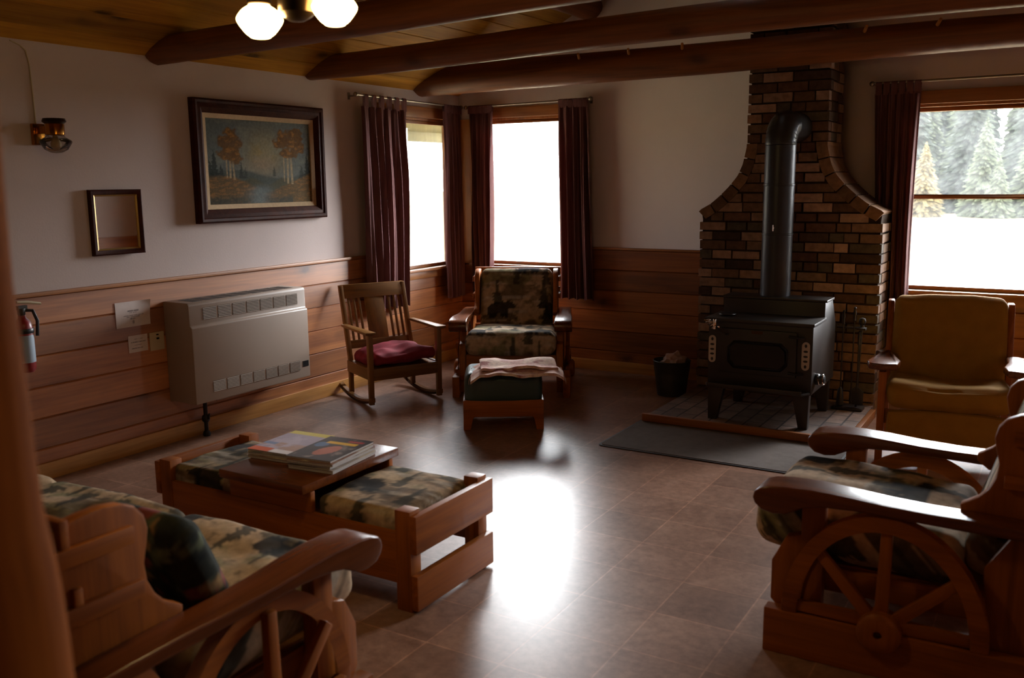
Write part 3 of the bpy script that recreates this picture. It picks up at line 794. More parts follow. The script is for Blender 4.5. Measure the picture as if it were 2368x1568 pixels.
# ------------------------------------------------------------------ wagon wheel furniture
PROF_ARM = [(-.000, .545), (.005, .565), (.02, .580), (.05, .590), (.10, .596), (.20, .598), (.30, .592), (.42, .582), (.55, .577), (.70, .577), (.85, .573), (.95, .568),
            (.95, .535), (.80, .538), (.62, .540), (.46, .546), (.33, .550), (.23, .546), (.17, .534), (.14, .518), (.11, .503), (.07, .498), (.03, .506), (.008, .526)]
PROF_PANEL = [(.618, .592), (.640, .604), (.668, .622), (.694, .652), (.712, .69), (.717, .735), (.706, .78), (.700, .815), (.708, .85), (.73, .876), (.765, .893), (.81, .90), (.86, .897), (.94, .885),
              (.965, .62), (.96, .545), (.66, .535), (.622, .565)]
def wagon(name, label, cat, loc, yaw, h, nc, seed, bz=0):
    t = E(name, label, cat, loc, yaw)
    U = lambda pts: [(-u, z) for u, z in pts]
    for s in (1, -1):
        y0 = s*h
        bm = B(); prism(bm, U(PROF_ARM), y0-.063, y0+.063, 'y')
        # taper the arm in plan towards the back
        for v in bm.verts:
            u = -v.co.x; k = 1.04 if u < .15 else 1.04-.22*min(1, (u-.15)/.5); v.co.y = y0-s*.010+(v.co.y-y0)*k
        O('armrest', bm, M['arm_x'], t, bevel=.007, seg=3)
        # half wheel
        N = 28; bm = B(); oc, ic = [], []
        for k in range(N+1):
            a = PI*k/N; oc.append((-.42+.315*math.cos(a), .158+.384*math.sin(a))); ic.append((-.42+.263*math.cos(a), .158+.333*math.sin(a)))
        for k in range(N): prism(bm, [oc[k], oc[k+1], ic[k+1], ic[k]], y0-.005, y0+.04, 'y')
        bmesh.ops.remove_doubles(bm, verts=bm.verts, dist=1e-5)
        bad = [f for f in bm.faces if abs(f.normal.y) < .2 and all(len(e.link_faces) > 2 for e in f.edges if abs((e.verts[0].co-e.verts[1].co).y) > .01)]
        bmesh.ops.delete(bm, geom=bad, context='FACES')
        O('wheel_rim', bm, M['pine_x'], t, bevel=.006)
        bm = B(); yy = y0+s*.02
        lathe(bm, [(.013, -.028), (.013, .052), (.05, .052), (.068, .040), (.068, -.028)], 28, (-.42, 0, .158), 'y', close=True)
        for v in bm.verts: v.co.y = yy+s*v.co.y
        O('hub', bm, M['pine_z'], t, bevel=.003)
        for (u, z) in ((.157, .182), (.216, .385), (.425, .505), (.645, .37), (.683, .182)):
            p = Vector((-.42, .158 if z > .2 else .182)); q = Vector((-u, z)); dv = q-p; ln = dv.length-.05
            ang = math.atan2(dv.y, dv.x); bm = B()
            w0, w1 = (.043, .034)
            prism(bm, [(0, -w0/2), (ln, -w1/2), (ln, w1/2), (0, w0/2)], -.014, .014, 'y')
            st_ = p+dv.normalized()*.055
            O('spoke', bm, M['pine_x'], t, loc=(st_.x, y0+s*.018, st_.y), rot=(0, -ang, 0), bevel=.006)
        bm = B(); box(bm, (-.93, y0-.012, 0), (-.048, y0+.042, .158)) if s > 0 else box(bm, (-.93, y0-.042, 0), (-.048, y0+.012, .158))
        O('base_plank', bm, M['pine_x'], t, bevel=.006)
        a, b = sorted((y0-s*.012, y0-s*.062))
        bm = B(); box(bm, (-.225, a, .02), (-.15, b, .546)); O('front_post', bm, M['pine_z'], t, bevel=.005)
        bm = B(); prism(bm, [(-.105, .12), (-.055, .17), (-.055, .31), (-.10, .40), (-.16, .42), (-.16, .12)], a, b, 'y'); O('front_bracket', bm, M['pine_z'], t, bevel=.006)
        a, b = sorted((y0-s*.064, y0-s*.104))
        bm = B(); prism(bm, U(PROF_PANEL), a, b, 'y'); O('back_panel', bm, M['pine_z'], t, bevel=.009, ang=50)
        a, b = sorted((y0-s*.064, y0-s*.044))
        for zz, u0 in ((.80, .752), (.665, .735)):
            bm = B(); box(bm, (-.955, a, zz), (-u0, b, zz+.042)); O('batten', bm, M['pine_x'], t, bevel=.005)
        a, b = sorted((y0-s*.018, y0-s*.045))
        bm = B(); prism(bm, [(-.735, 0.02), (-.93, .02), (-.96, .542), (-.78, .542), (-.70, .41), (-.73, .14)], a, b, 'y'); O('rear_leg', bm, M['pine_z'], t, bevel=.005)
        a, b = sorted((y0-s*.065, y0-s*.095))
        bm = B(); box(bm, (-.86, a, .215), (-.09, b, .30)); O('seat_rail', bm, M['pine_x'], t, bevel=.004)
    w = h-.064
    bm = B(); box(bm, (-.098, -w, .17), (-.062, w, .325)); O('front_rail', bm, M['pine_y'], t, bevel=.005)
    bm = B(); box(bm, (-.85, -w+.03, .285), (-.10, w-.03, .305)); O('seat_deck', bm, M['pine_y'], t)
    for zz, ux in ((.82, .905), (.66, .885), (.36, .84)):
        bm = B(); box(bm, (-ux-.022, -h+.05, zz), (-ux, h-.05, zz+.085)); O('back_rail', bm, M['pine_y'], t, bevel=.004)
    cw = 2*w/nc
    for i in range(nc):
        yc = -w+cw*(i+.5); bw = 2*(h-.108)/nc
        bm = cushion(.665, cw-.006, .165, .055, .016, .013, seed+i); bmesh.ops.transform(bm, matrix=Matrix.Translation((0, 0, 0)), verts=bm.verts)
        O('seat_cushion', bm, M['camo'], t, loc=(-.305, yc, .402), rot=(0, math.radians(-3.5), 0), paint=camo_top(seed+i*3))
        bm = cushion(.15, 2*(h-.108)/nc-.004, .56, .05, .008, .013, seed+i+7)
        O('back_cushion', bm, M['camo'], t, loc=(-.770, -(h-.108)+bw*(i+.5), .617+bz), rot=(0, math.radians(-17), 0), paint=camo_front(seed+i*3+1))
    return t
wagon('wagon_wheel_armchair', 'wagon wheel pine armchair in the right foreground, facing left, its armrests glaring', 'armchair', (-.84, 3.405, 0), PI, .390, 1, 3)
wagon('wagon_wheel_armchair', 'wagon wheel armchair with bear print cushions in the corner between the two windows', 'armchair', (-3.455, 5.73, 0), math.radians(-63.3), .40, 1, 12)
wagon('wagon_wheel_sofa', 'wagon wheel pine sofa with bear print cushions at the lower left, seen from behind', 'sofa', (-2.872, 2.015, 0), PI/2, 1.157, 3, 31, -.07)

# dark floral pillow on the sofa
def floral_paint(co_):
    u, v = co_[:, 1]*1.0, co_[:, 2]+co_[:, 0]*.3
    c = np.tile(np.array(lin((40, 42, 36))), (len(u), 1))
    c = mixc(c, (78, 82, 62), sm(.55, .62, fbm(u*24, v*24, 3)))
    c = mixc(c, (110, 54, 50), sm(.62, .68, fbm(u*20+5, v*20, 8)))
    c = mixc(c, (128, 100, 66), sm(.66, .7, fbm(u*26+9, v*26, 14)))
    c = mixc(c, (20, 22, 24), sm(.58, .66, fbm(u*10+2, v*10, 22))*.8); return c
bm = cushion(.12, .33, .29, .05, .02, .012, 5)
tag(O('throw_pillow', bm, M['floral'], loc=(-1.985, 1.50, .625), rot=(0, math.radians(-24), math.radians(90)), paint=floral_paint), 'dark floral throw pillow standing at the near end of the sofa', 'pillow')

# ------------------------------------------------------------------ mustard armchair
mc = E('mustard_armchair', 'mustard upholstered armchair with wooden arms in front of the right window', 'armchair', (-.478, 5.42, 0), math.radians(-82))
hw = .345
for s in (1, -1):
    bm = B()
    pl = [(.01, -.075), (.03, .0), (.01, .072), (-.05, .085), (-.16, .055), (-.30, .03), (-.43, .05), (-.50, .03), (-.52, -.03), (-.40, -.05), (-.2, -.06), (-.08, -.09)]
    prism(bm, [(x, s*hw+s*y) for x, y in pl], .535, .572, 'z'); 
    for v in bm.verts: v.co.z += .02*math.sin((v.co.x+.5)*5)
    O('armrest', bm, M['arm_x'], mc, bevel=.010, seg=3)
    bm = B(); prism(bm, [(-.045, .0), (-.095, .0), (-.10, .53), (-.03, .53)], s*hw-.02, s*hw+.02, 'y'); O('front_leg', bm, M['pine_z'], mc, bevel=.006)
    bm = B(); prism(bm, [(-.60, .0), (-.65, .0), (-.56, .45), (-.70, .84), (-.675, .865), (-.625, .86), (-.60, .83), (-.49, .45)], s*(hw-.02)-.018, s*(hw-.02)+.018, 'y'); O('rear_post', bm, M['pine_z'], mc, bevel=.008)
    bm = B(); box(bm, (-.60, s*hw-.015, .24), (-.07, s*hw+.015, .32)); O('side_rail', bm, M['pine_x'], mc, bevel=.004)
bm = B(); box(bm, (-.075, -hw+.02, .23), (-.05, hw-.02, .31)); O('front_rail', bm, M['pine_y'], mc, bevel=.004)
bm = cushion(.60, 2*hw-.06, .15, .05, .018, .02, 40, dip=.03); O('seat_cushion', bm, M['mustard'], mc, loc=(-.29, 0, .388), rot=(0, math.radians(-4), 0))
bm = cushion(.055, 2*hw-.07, .185, .015, .006, .03, 41); O('front_skirt', bm, M['mustard'], mc, loc=(-.03, 0, .222))
bm = cushion(.12, 2*hw-.085, .54, .045, .014, .02, 42); O('back_cushion', bm, M['mustard'], mc, loc=(-.555, 0, .625), rot=(0, math.radians(-15), 0))

# ------------------------------------------------------------------ rocking chair
rc = E('rocking_chair', 'small oak rocking chair with slatted back beside the wall heater', 'rocking chair', (-4.082, 5.281, 0), math.radians(-27.3))
def ztop(z): return (z-.30)
RW, RD = .273, .416
for s in (1, -1):
    y = s*RW
    bm = B(); prism(bm, [(-.016, .02), (.016, .02), (.024, .535), (-.022, .535)], y-.018, y+.018, 'y'); O('front_leg', bm, M['oak_z'], rc, bevel=.004)
    bm = B(); prism(bm, [(-RD-.018, .035), (-RD+.016, .035), (-RD+.016, .30), (-RD-.135, .835), (-RD-.168, .835), (-RD-.02, .30)], y*.94-.016, y*.94+.016, 'y'); O('back_post', bm, M['oak_z'], rc, bevel=.004)
    bm = B(); pl = [(.045, -.04), (.055, 0), (.045, .04), (-.2, .032), (-RD-.05, .022), (-RD-.05, -.022), (-.2, -.03)]
    prism(bm, [(x, y+s*.008+yy) for x, yy in pl], .534, .554, 'z'); O('armrest', bm, M['oak_x'], rc, bevel=.006)
    # rocker runner
    bm = B(); up, lo = [], []
    for k in range(25):
        x = .03-(.03+RD+.20)*k/24; z = .0+((x+.26)**2)/(2*1.05)
        up.append((x, z+.034)); lo.append((x, z+.001))
    for k in range(24): prism(bm, [up[k], up[k+1], lo[k+1], lo[k]], y-.016, y+.016, 'y')
    bmesh.ops.remove_doubles(bm, verts=bm.verts, dist=1e-5)
    O('rocker', bm, M['oak_x'], rc)
    bm = B(); box(bm, (-RD, y-.012, .20), (0, y+.012, .285)); O('side_rail', bm, M['oak_x'], rc, bevel=.003)
bm = B(); box(bm, (-.012, -RW+.01, .195), (.014, RW-.01, .282)); O('front_rail', bm, M['oak_y'], rc, bevel=.003)
bm = B(); box(bm, (-RD-.01, -RW+.02, .21), (-RD+.012, RW-.02, .28)); O('rear_rail', bm, M['oak_y'], rc, bevel=.003)
bm = B(); box(bm, (-RD+.01, -RW+.02, .262), (-.01, RW-.02, .28)); O('seat_board', bm, M['oak_y'], rc)
def backx(z): return -RD-.0-(z-.30)*(.151/.535)
bm = B(); prism(bm, [(backx(.735)-.011, .735), (backx(.735)+.011, .735), (backx(.838)+.011, .838), (backx(.838)-.011, .838)], -RW+.012, RW-.012, 'y'); O('crest_rail', bm, M['oak_y'], rc, bevel=.004)
bm = B(); prism(bm, [(backx(.365)-.011, .365), (backx(.365)+.011, .365), (backx(.425)+.011, .425), (backx(.425)-.011, .425)], -RW+.03, RW-.03, 'y'); O('lower_rail', bm, M['oak_y'], rc, bevel=.004)
bm = B(); prism(bm, [(backx(.42)-.006, .42), (backx(.42)+.006, .42), (backx(.74)+.006, .74), (backx(.74)-.006, .74)], -.078, .078, 'y'); O('splat', bm, M['oak_z'], rc, bevel=.002)
for s in (1, -1):
    for k in range(3):
        y = s*(.122+k*.043)
        bm = B(); prism(bm, [(backx(.42)-.006, .42), (backx(.42)+.006, .42), (backx(.74)+.006, .74), (backx(.74)-.006, .74)], y-.009, y+.009, 'y'); O('spindle', bm, M['oak_z'], rc, bevel=.002)
bm = cushion(.43, .482, .08, .028, .018, .014, 77, wr=.012)
for v in bm.verts: v.co.z += .018*math.sin(v.co.y*9+1)+.010*math.sin(v.co.x*11)
a = math.radians(-27.3); c_, s_ = math.cos(a), math.sin(a); lx, ly = -.185, 0
tag(O('seat_pad', bm, M['velvet'], loc=(-4.082+c_*lx-s_*ly, 5.281+s_*lx+c_*ly, .338), rot=(0, 0, a)), 'rumpled burgundy seat pad on the rocking chair', 'cushion')

# ------------------------------------------------------------------ ottoman and blanket
ot = E('ottoman', 'green vinyl ottoman on a low wooden frame in front of the corner armchair', 'ottoman', (-3.056, 4.978, 0), math.radians(-58))
# local x forward (towards camera), y left/right
for xx in (0, -.38):
    bm = B(); prism(bm, [(-.262, .0), (-.215, .0), (-.20, .075), (-.19, .088), (.19, .088), (.20, .075), (.215, .0), (.262, .0), (.262, .20), (-.262, .20)], xx-.022, xx, 'x'); O('end_board', bm, M['pine_y'], ot, bevel=.005)
for s in (1, -1):
    bm = B(); a, b = sorted((s*.262, s*.24)); box(bm, (-.38, a, .09), (-.022, b, .20)); O('side_board', bm, M['pine_x'], ot, bevel=.004)
bm = cushion(.405, .505, .20, .045, .012, .02, 8); O('cushion', bm, M['green_vinyl'], ot, loc=(-.20, 0, .268))
# folded blanket
def blpaint(c):
    u, v = c[:, 0], c[:, 1]
    k = np.tile(np.array(lin((196, 158, 148))), (len(u), 1))
    k = mixc(k, (222, 196, 180), sm(.5, .62, fbm(u*14, v*14, 4))); k = mixc(k, (150, 84, 84), sm(.6, .7, fbm(u*18+3, v*9, 9))*.8)
    k = mixc(k, (230, 214, 200), (np.abs(np.modf((u+2)*9)[0]-.5) < .07).astype(float)*.5); return k
bl = E('folded_blanket', 'folded pale pink blanket lying on top of the green ottoman', 'blanket', (-3.02, 5.09, .372), math.radians(-58))
def sheet(w, d, z, seed, thick=.018):
    bm = B(); nx, ny = 34, 44; T = []; Bt = []
    for i in range(nx+1):
        for j in range(ny+1):
            x = -d/2+d*i/nx; y = -w/2+w*j/ny; ay = abs(y)
            dr = -max(0, ay-.235)**1.2*1.05; fx = max(0, abs(x)-.17)
            zz = z+dr-fx*.25+.010*math.sin(x*22+seed)+.008*math.sin(y*17+seed*2+x*9)
            e = .012*math.sin(y*30+seed)+.01*math.sin(y*61)
            xx = x+(e if i in (0, nx) else 0)
            T.append(bm.verts.new((xx, y, zz+thick))); Bt.append(bm.verts.new((xx, y, zz)))
    id_ = lambda i, j: i*(ny+1)+j
    for i in range(nx):
        for j in range(ny):
            q = [id_(i, j), id_(i+1, j), id_(i+1, j+1), id_(i, j+1)]
            bm.faces.new([T[k] for k in q]); bm.faces.new([Bt[k] for k in q[::-1]])
    bd = [id_(i, 0) for i in range(nx)]+[id_(nx, j) for j in range(ny)]+[id_(i, ny) for i in range(nx, 0, -1)]+[id_(0, j) for j in range(ny, 0, -1)]
    for a, b in zip(bd, bd[1:]+bd[:1]): bm.faces.new((T[a], T[b], Bt[b], Bt[a]))
    return bm
O('lower_fold', sheet(.60, .34, .012, 1), M['blanket'], bl, paint=blpaint)
O('upper_fold', sheet(.50, .27, .036, 3), M['blanket'], bl, loc=(-.035, .01, 0), rot=(0, 0, .06), paint=blpaint)
bm = B(); rng = random.Random(4)
for s in (1, -1):
    for k in range(16):
        x = -.15+.30*k/15; y = s*.298; z = -.02+rng.uniform(-.005, .005)
        tube(bm, [(x, y, z+.018), (x+rng.uniform(-.008, .008), y+s*.012, z-.012), (x+rng.uniform(-.01, .01), y+s*.014, z-.035)], [.003, .0025, .001], 5)
O('fringe', bm, M['paperbag'], bl)

# ------------------------------------------------------------------ bench coffee table
ct = E('coffee_table_bench', 'pine bench table with two bear print cushions and a wooden centre top', 'coffee table', (-2.70, 2.855, 0))
hx, hy = .70, .262
for s in (1, -1):
    for t_ in (1, -1):
        bm = B(); x = s*(hx-.04); box(bm, (x-.035, t_*(hy-.03)-.032, 0), (x+.035, t_*(hy-.03)+.032, .396)); O('corner_post', bm, M['pine_z'], ct, bevel=.003)
    a, b = sorted((s*(hx-.004), s*(hx+.026)))
    bm = B(); box(bm, (a, -hy-.005, .235), (b, hy+.005, .384)); O('end_rail', bm, M['pine_y'], ct, bevel=.004)
    bm = B(); box(bm, (a, -hy-.005, .012), (b, hy+.005, .150)); O('end_rail', bm, M['pine_y'], ct, bevel=.006)
    a, b = sorted((s*(hy-.025), s*hy))
    bm = B(); box(bm, (-hx+.075, a, .105), (hx-.075, b, .305)); O('side_board', bm, M['pine_x'], ct, bevel=.005)
    bm = B(); box(bm, (-.255, a, .305), (.205, b, .392)); O('top_support', bm, M['pine_x'], ct, bevel=.004)
bm = B(); box(bm, (-hx+.08, -hy+.026, .20), (hx-.08, hy-.026, .218)); O('bottom_panel', bm, M['pine_x'], ct)
bm = B(); box(bm, (-.265, -hy-.045, .392), (.205, hy+.045, .430)); O('table_top', bm, M['arm_x'], ct, bevel=.006)
bm = cushion(.41, .474, .155, .028, .008, .013, 51); O('seat_cushion', bm, M['camo'], ct, loc=(-.445, 0, .297), paint=lambda c: camo(c[:, 0]+c[:, 1]*0, c[:, 1]+c[:, 2]*.9, 44))
bm = cushion(.425, .474, .155, .028, .008, .013, 53); O('seat_cushion', bm, M['camo'], ct, loc=(.425, 0, .297), paint=lambda c: camo(c[:, 0], c[:, 1]+c[:, 2]*.9, 47))

# magazines
def cov(seed, style):
    def f(co_):
        u = co_[:, 0]/.23+.5; v = co_[:, 1]/.32+.5
        n = len(u); r = random.Random(seed)
        if style == 'dark':
            c = np.tile(np.array(lin((44, 44, 50))), (n, 1))
            c = mixc(c, (176, 160, 150), sm(.6, .72, fbm(u*5, v*7, seed))*.6)
            c = mixc(c, (70, 110, 150), ((u-.18)**2/.02+(v-.62)**2/.012 < 1).astype(float))
            c = mixc(c, (190, 112, 92), ((u-.52-.25*(v-.4))**2/.035+(v-.40)**2/.05 < 1).astype(float)*.9)
            c = mixc(c, (226, 176, 40), ((np.abs(v-.74) < .045) & (u > .2) & (u < .85)).astype(float))
            c = mixc(c, (170, 50, 50), ((np.abs(v-.86) < .03) & (u > .55) & (u < .9)).astype(float))
            c = mixc(c, (36, 36, 38), ((u < .05) | (u > .95) | (v < .04) | (v > .96)).astype(float)); return c
        if style == 'pale':
            c = np.tile(np.array(lin((186, 174, 188))), (n, 1))
            c = mixc(c, (150, 138, 160), sm(.45, .6, fbm(u*4, v*5, seed))*.6)
            c = mixc(c, (206, 190, 60), (v > .86).astype(float))
            c = mixc(c, (176, 140, 124), (v < .42).astype(float)*sm(.4, .6, fbm(u*5, v*6, seed+2)))
            c = mixc(c, (212, 92, 48), ((v < .16) & (u < .5)).astype(float))
            c = mixc(c, (226, 220, 220), ((v < .14) & (u > .52)).astype(float))
            c = mixc(c, (120, 140, 176), ((v > .3) & (v < .4) & (u < .3)).astype(float)); return c
        a = [(150, 110, 90), (110, 120, 120), (160, 150, 140), (130, 90, 80)][seed % 4]
        c = np.tile(np.array(lin(a)), (n, 1)); return mixc(c, (210, 196, 180), sm(.5, .6, fbm(u*5, v*6, seed)))
    return f
def magazine(label, x, y, z, rz, th, seed, style, group):
    t = E('magazine', label, 'magazine', (x, y, z), rz, group)
    bm = B(); box(bm, (-.112, -.157, .0008), (.112, .157, th-.0012)); O('pages', bm, M['paper'], t)
    bm = B(); nx, ny = (44, 60) if style in ('dark', 'pale') else (10, 14)
    g = [[bm.verts.new((-.115+.23*i/nx, -.16+.32*j/ny, 0)) for j in range(ny+1)] for i in range(nx+1)]
    for i in range(nx):
        for j in range(ny): bm.faces.new((g[i][j], g[i+1][j], g[i+1][j+1], g[i][j+1]))
    bmesh.ops.translate(bm, verts=bm.verts, vec=(0, 0, th))
    O('cover', bm, M['cover'], t, paint=cov(seed, style))
G = 'magazines on the bench table'
zz = .431
rs = [(.016, 'thick pale magazine at the very bottom of the right hand stack'), (.013, 'second magazine up in the right hand stack on the bench table'), (.012, 'third magazine up in the right hand stack, under the dark cover'),
      (.009, 'magazine with a dark cover and yellow title strip, on top of the right hand stack')]
for i, (th, lb) in enumerate(rs):
    magazine(lb, -2.622+(.008, -.004, .002, -.006)[i], 2.862+(0, .008, -.004, .004)[i], zz, math.radians((6, 4, 8, 6)[i]), th, 10+i, 'dark' if i == 3 else 'x', G); zz += th+.001
zz = .431
rs = [(.014, 'bottom magazine of the left hand stack, resting on the wooden top'), (.012, 'middle magazine of the left hand stack, with brown page edges'), (.010, 'lavender magazine with a yellow band, on top of the left hand stack')]
for i, (th, lb) in enumerate(rs):
    magazine(lb, -2.882+(.004, -.004, .0)[i], 2.888+(0, .006, .008)[i], zz, math.radians((5, 8, 4)[i]), th, 20+i, 'pale' if i == 2 else 'x', G); zz += th+.001

# ------------------------------------------------------------------ wall heater
ht = E('wall_heater', 'beige louvred gas wall heater mounted on the left wainscot', 'heater', (XLW, 4.235, .265))
HW, HH, HD = .50, .628, .245
bm = B(); prism(bm, [(0, 0), (HD, 0), (HD, .475), (HD-.018, .488), (HD-.018, .612), (HD-.03, HH), (0, HH)], -HW, HW, 'y')
O('case', bm, M['heater'], ht, bevel=.006)
def louvre(par, y0, y1, z0, z1, x, nm):
    bm = B(); box(bm, (x-.002, y0, z0), (x+.0008, y1, z1)); g = O(nm, bm, M['heater_slot'], par)
    bm = B(); n = 8
    for k in range(n):
        z = z0+(z1-z0)*(k+.5)/n; box(bm, (x-.001, y0, z-.0022), (x+.004, y1, z+.0022))
    O('fin', bm, M['heater_fin'], g)
for row, (z0, z1, x, ya, yb) in enumerate(((.515, .59, HD-.018, -.40, .43), (.055, .125, HD, -.37, .41))):
    w = (yb-ya)/7
    for k in range(7): louvre(ht, ya+k*w+.007, ya+(k+1)*w-.007, z0, z1, x, 'louvre')
bm = B()
for k in range(9): box(bm, (.05, -.43+k*.097, HH-.001), (.19, -.43+k*.097+.08, HH+.001))
O('top_grille', bm, M['heater_slot'], ht)
bm = B(); box(bm, (HD-.001, .43, .075), (HD+.002, .485, .115)); bd = O('badge', bm, M['black'], ht); bd['label'] = 'small black badge'
bm = B(); box(bm, (.02, -.25, -.035), (.14, .10, .001)); O('underbox', bm, M['heater'], ht, bevel=.004)
gp = E('gas_pipe', 'black gas pipe with valve rising from the floor under the wall heater', 'pipe', (XLW+.075, 3.94, 0))
bm = B(); tube(bm, [(0, 0, 0), (0, 0, .262)], .013, 10); lathe(bm, [(.022, 0), (.026, .01), (.02, .03)], 14); O('riser', bm, M['pipeblk'], gp)
bm = B(); lathe(bm, [(.015, .09), (.024, .10), (.024, .13), (.015, .14)], 8); tube(bm, [(0, 0, .115), (.03, 0, .115), (.034, 0, .15)], .006, 8); O('valve', bm, M['pipeblk'], gp)

# ------------------------------------------------------------------ wall hangings
lp = E('landscape_painting', 'framed autumn river landscape painting on the left wall', 'painting', (XL, 4.63, 1.745))
PW, PH = .59, .392
def frame_ring(bm, w, h, t, d0, d1, prof=None):
    # profile across the moulding: (inset from outer edge, depth)
    prof = prof or [(0, d0), (0, d1), (t, d1), (t, d0)]
    rings = []
    for (i, d) in prof: rings.append([bm.verts.new((d, sy*(w-i), sz*(h-i))) for sy, sz in ((-1, -1), (1, -1), (1, 1), (-1, 1))])
    n = len(rings)
    for a in range(n):
        b = (a+1) % n
        for k in range(4): bm.faces.new((rings[a][k], rings[a][(k+1) % 4], rings[b][(k+1) % 4], rings[b][k]))
bm = B(); frame_ring(bm, PW, PH, .085, .001, .05, [(0, .001), (0, .042), (.012, .055), (.028, .052), (.034, .044), (.055, .047), (.075, .034), (.088, .022), (.088, .001)]); O('frame', bm, M['frame'], lp)
bm = B(); frame_ring(bm, PW-.087, PH-.087, .03, .002, .02, [(0, .002), (0, .022), (.03, .014), (.032, .002)]); O('liner', bm, M['liner'], lp)
def landscape(c):
    u = c[:, 1]/((PW-.117)*2)+.5; v = c[:, 2]/((PH-.117)*2)+.5; n = len(u)
    N = fbm(u*9, v*9, 3); N2 = fbm(u*40, v*40, 5, 3)
    k = np.tile(np.array(lin((112, 118, 112))), (n, 1))
    gl = np.exp(-((u-.52)**2/.035+(v-.62)**2/.06)); k = mixc(k, (172, 150, 96), gl*.9)
    k = mixc(k, (150, 148, 128), sm(.5, .65, N)*.4)
    k = mixc(k, (176, 146, 118), np.exp(-((u-.5)**2/.02+(v-.47)**2/.01))*.5)
    hill = .36+.05*np.sin(u*7)+.04*(N-.5); k = mixc(k, (86, 92, 84), sm(.02, -.02, v-hill)*.9)
    def spruce(cx, bz, h, w, a):
        t = (v-bz)/h; ww = (1-t)*w*(.5+.5*np.abs(np.modf(np.clip(t, 0, 1)*8)[0]))
        return ((t > 0) & (t < 1)).astype(float)*sm(1.15, .8, np.abs(u-cx+(N2-.5)*.02)/np.maximum(ww, 1e-4))*a
    for a in ((.06, .28, .36, .06, .9), (.12, .27, .2, .05, .8), (.30, .3, .22, .03, .7), (.34, .3, .14, .03, .6), (.62, .33, .14, .025, .7), (.96, .28, .34, .05, .85), (.9, .28, .2, .05, .7), (.02, .25, .28, .06, .9)):
        k = mixc(k, (54, 60, 52), spruce(*a))
    gr = .30-.10*np.sin((u-.1)*5.2)+.03*(N-.5); m = sm(.02, -.02, v-np.where(u < .5, .33-.9*np.clip(u-.18, 0, 1)**1.4+.0, .12+.55*np.clip(u-.55, 0, 1)))
    k = mixc(k, (96, 88, 58), sm(.02, -.02, v-.27-.04*np.sin(u*20))*.7)
    k = mixc(k, (118, 92, 54), m*.85); k = mixc(k, (160, 114, 60), m*sm(.5, .66, fbm(u*30, v*60, 7))*.8)
    riv = np.exp(-((u-.46-.25*np.clip(v-.1, 0, 1))**2/(.010+.03*np.clip(.2-v, 0, 1))))*sm(.27, .15, v); k = mixc(k, (128, 140, 140), riv*.85)
    k = mixc(k, (64, 72, 66), sm(.12, .04, v)*(1-np.exp(-((u-.46)**2/.01)))*(u < .8)*.7)
    def trunk(cx, b, t, w, lean=0): return (sm(w*1.4, w*.6, np.abs(u-cx-lean*(v-b)))*((v > b) & (v < t)))
    for a in ((.20, .30, .66, .009, .02), (.235, .29, .62, .008, -.03), (.17, .31, .6, .006, 0), (.755, .24, .7, .010, .02), (.80, .23, .72, .011, -.02), (.72, .26, .6, .006, 0)):
        k = mixc(k, (190, 164, 124), trunk(*a)*.9*(.6+.4*(N2 > .45)))
    for (cx, cy, rx, ry) in ((.21, .72, .10, .13), (.19, .60, .09, .09), (.25, .55, .07, .08), (.22, .83, .05, .08), (.77, .80, .13, .12), (.70, .74, .08, .08), (.84, .70, .10, .12), (.76, .62, .08, .07), (.86, .86, .07, .07)):
        d = ((u-cx)/rx)**2+((v-cy)/ry)**2+(fbm(u*26, v*26, 11)-.5)*1.9; k = mixc(k, (120, 82, 32), sm(1.2, .6, d)*.92)
        k = mixc(k, (176, 120, 50), sm(.8, .4, d)*sm(.5, .62, fbm(u*34, v*34, 13))*.8)
    return k*.66
bm = B(); nx, ny = 190, 120; w_, h_ = PW-.117, PH-.117
g = [[bm.verts.new((.006, -w_+2*w_*i/nx, -h_+2*h_*j/ny)) for j in range(ny+1)] for i in range(nx+1)]
for i in range(nx):
    for j in range(ny): bm.faces.new((g[i][j], g[i+1][j], g[i+1][j+1], g[i][j+1]))
O('canvas', bm, M['paintcanvas'], lp, paint=landscape)

wm = E('wall_mirror', 'small rectangular mirror in a dark frame on the left wall', 'mirror', (XL, 3.457, 1.39))
wm.rotation_euler = (0, math.radians(-.3), math.radians(-3.2))
wm.location.x += .008
bm = B(); frame_ring(bm, .166, .187, .03, .001, .028, [(0, .001), (0, .022), (.008, .028), (.024, .024), (.03, .018), (.03, .001)]); O('frame', bm, M['frame'], wm)
bm = B(); frame_ring(bm, .137, .158, .01, .002, .018, [(0, .002), (0, .019), (.009, .014), (.010, .002)]); O('gilt_slip', bm, M['gilt'], wm)
bm = B(); box(bm, (.004, -.128, -.149), (.010, .128, .149)); O('mirror_glass', bm, M['mirror'], wm)

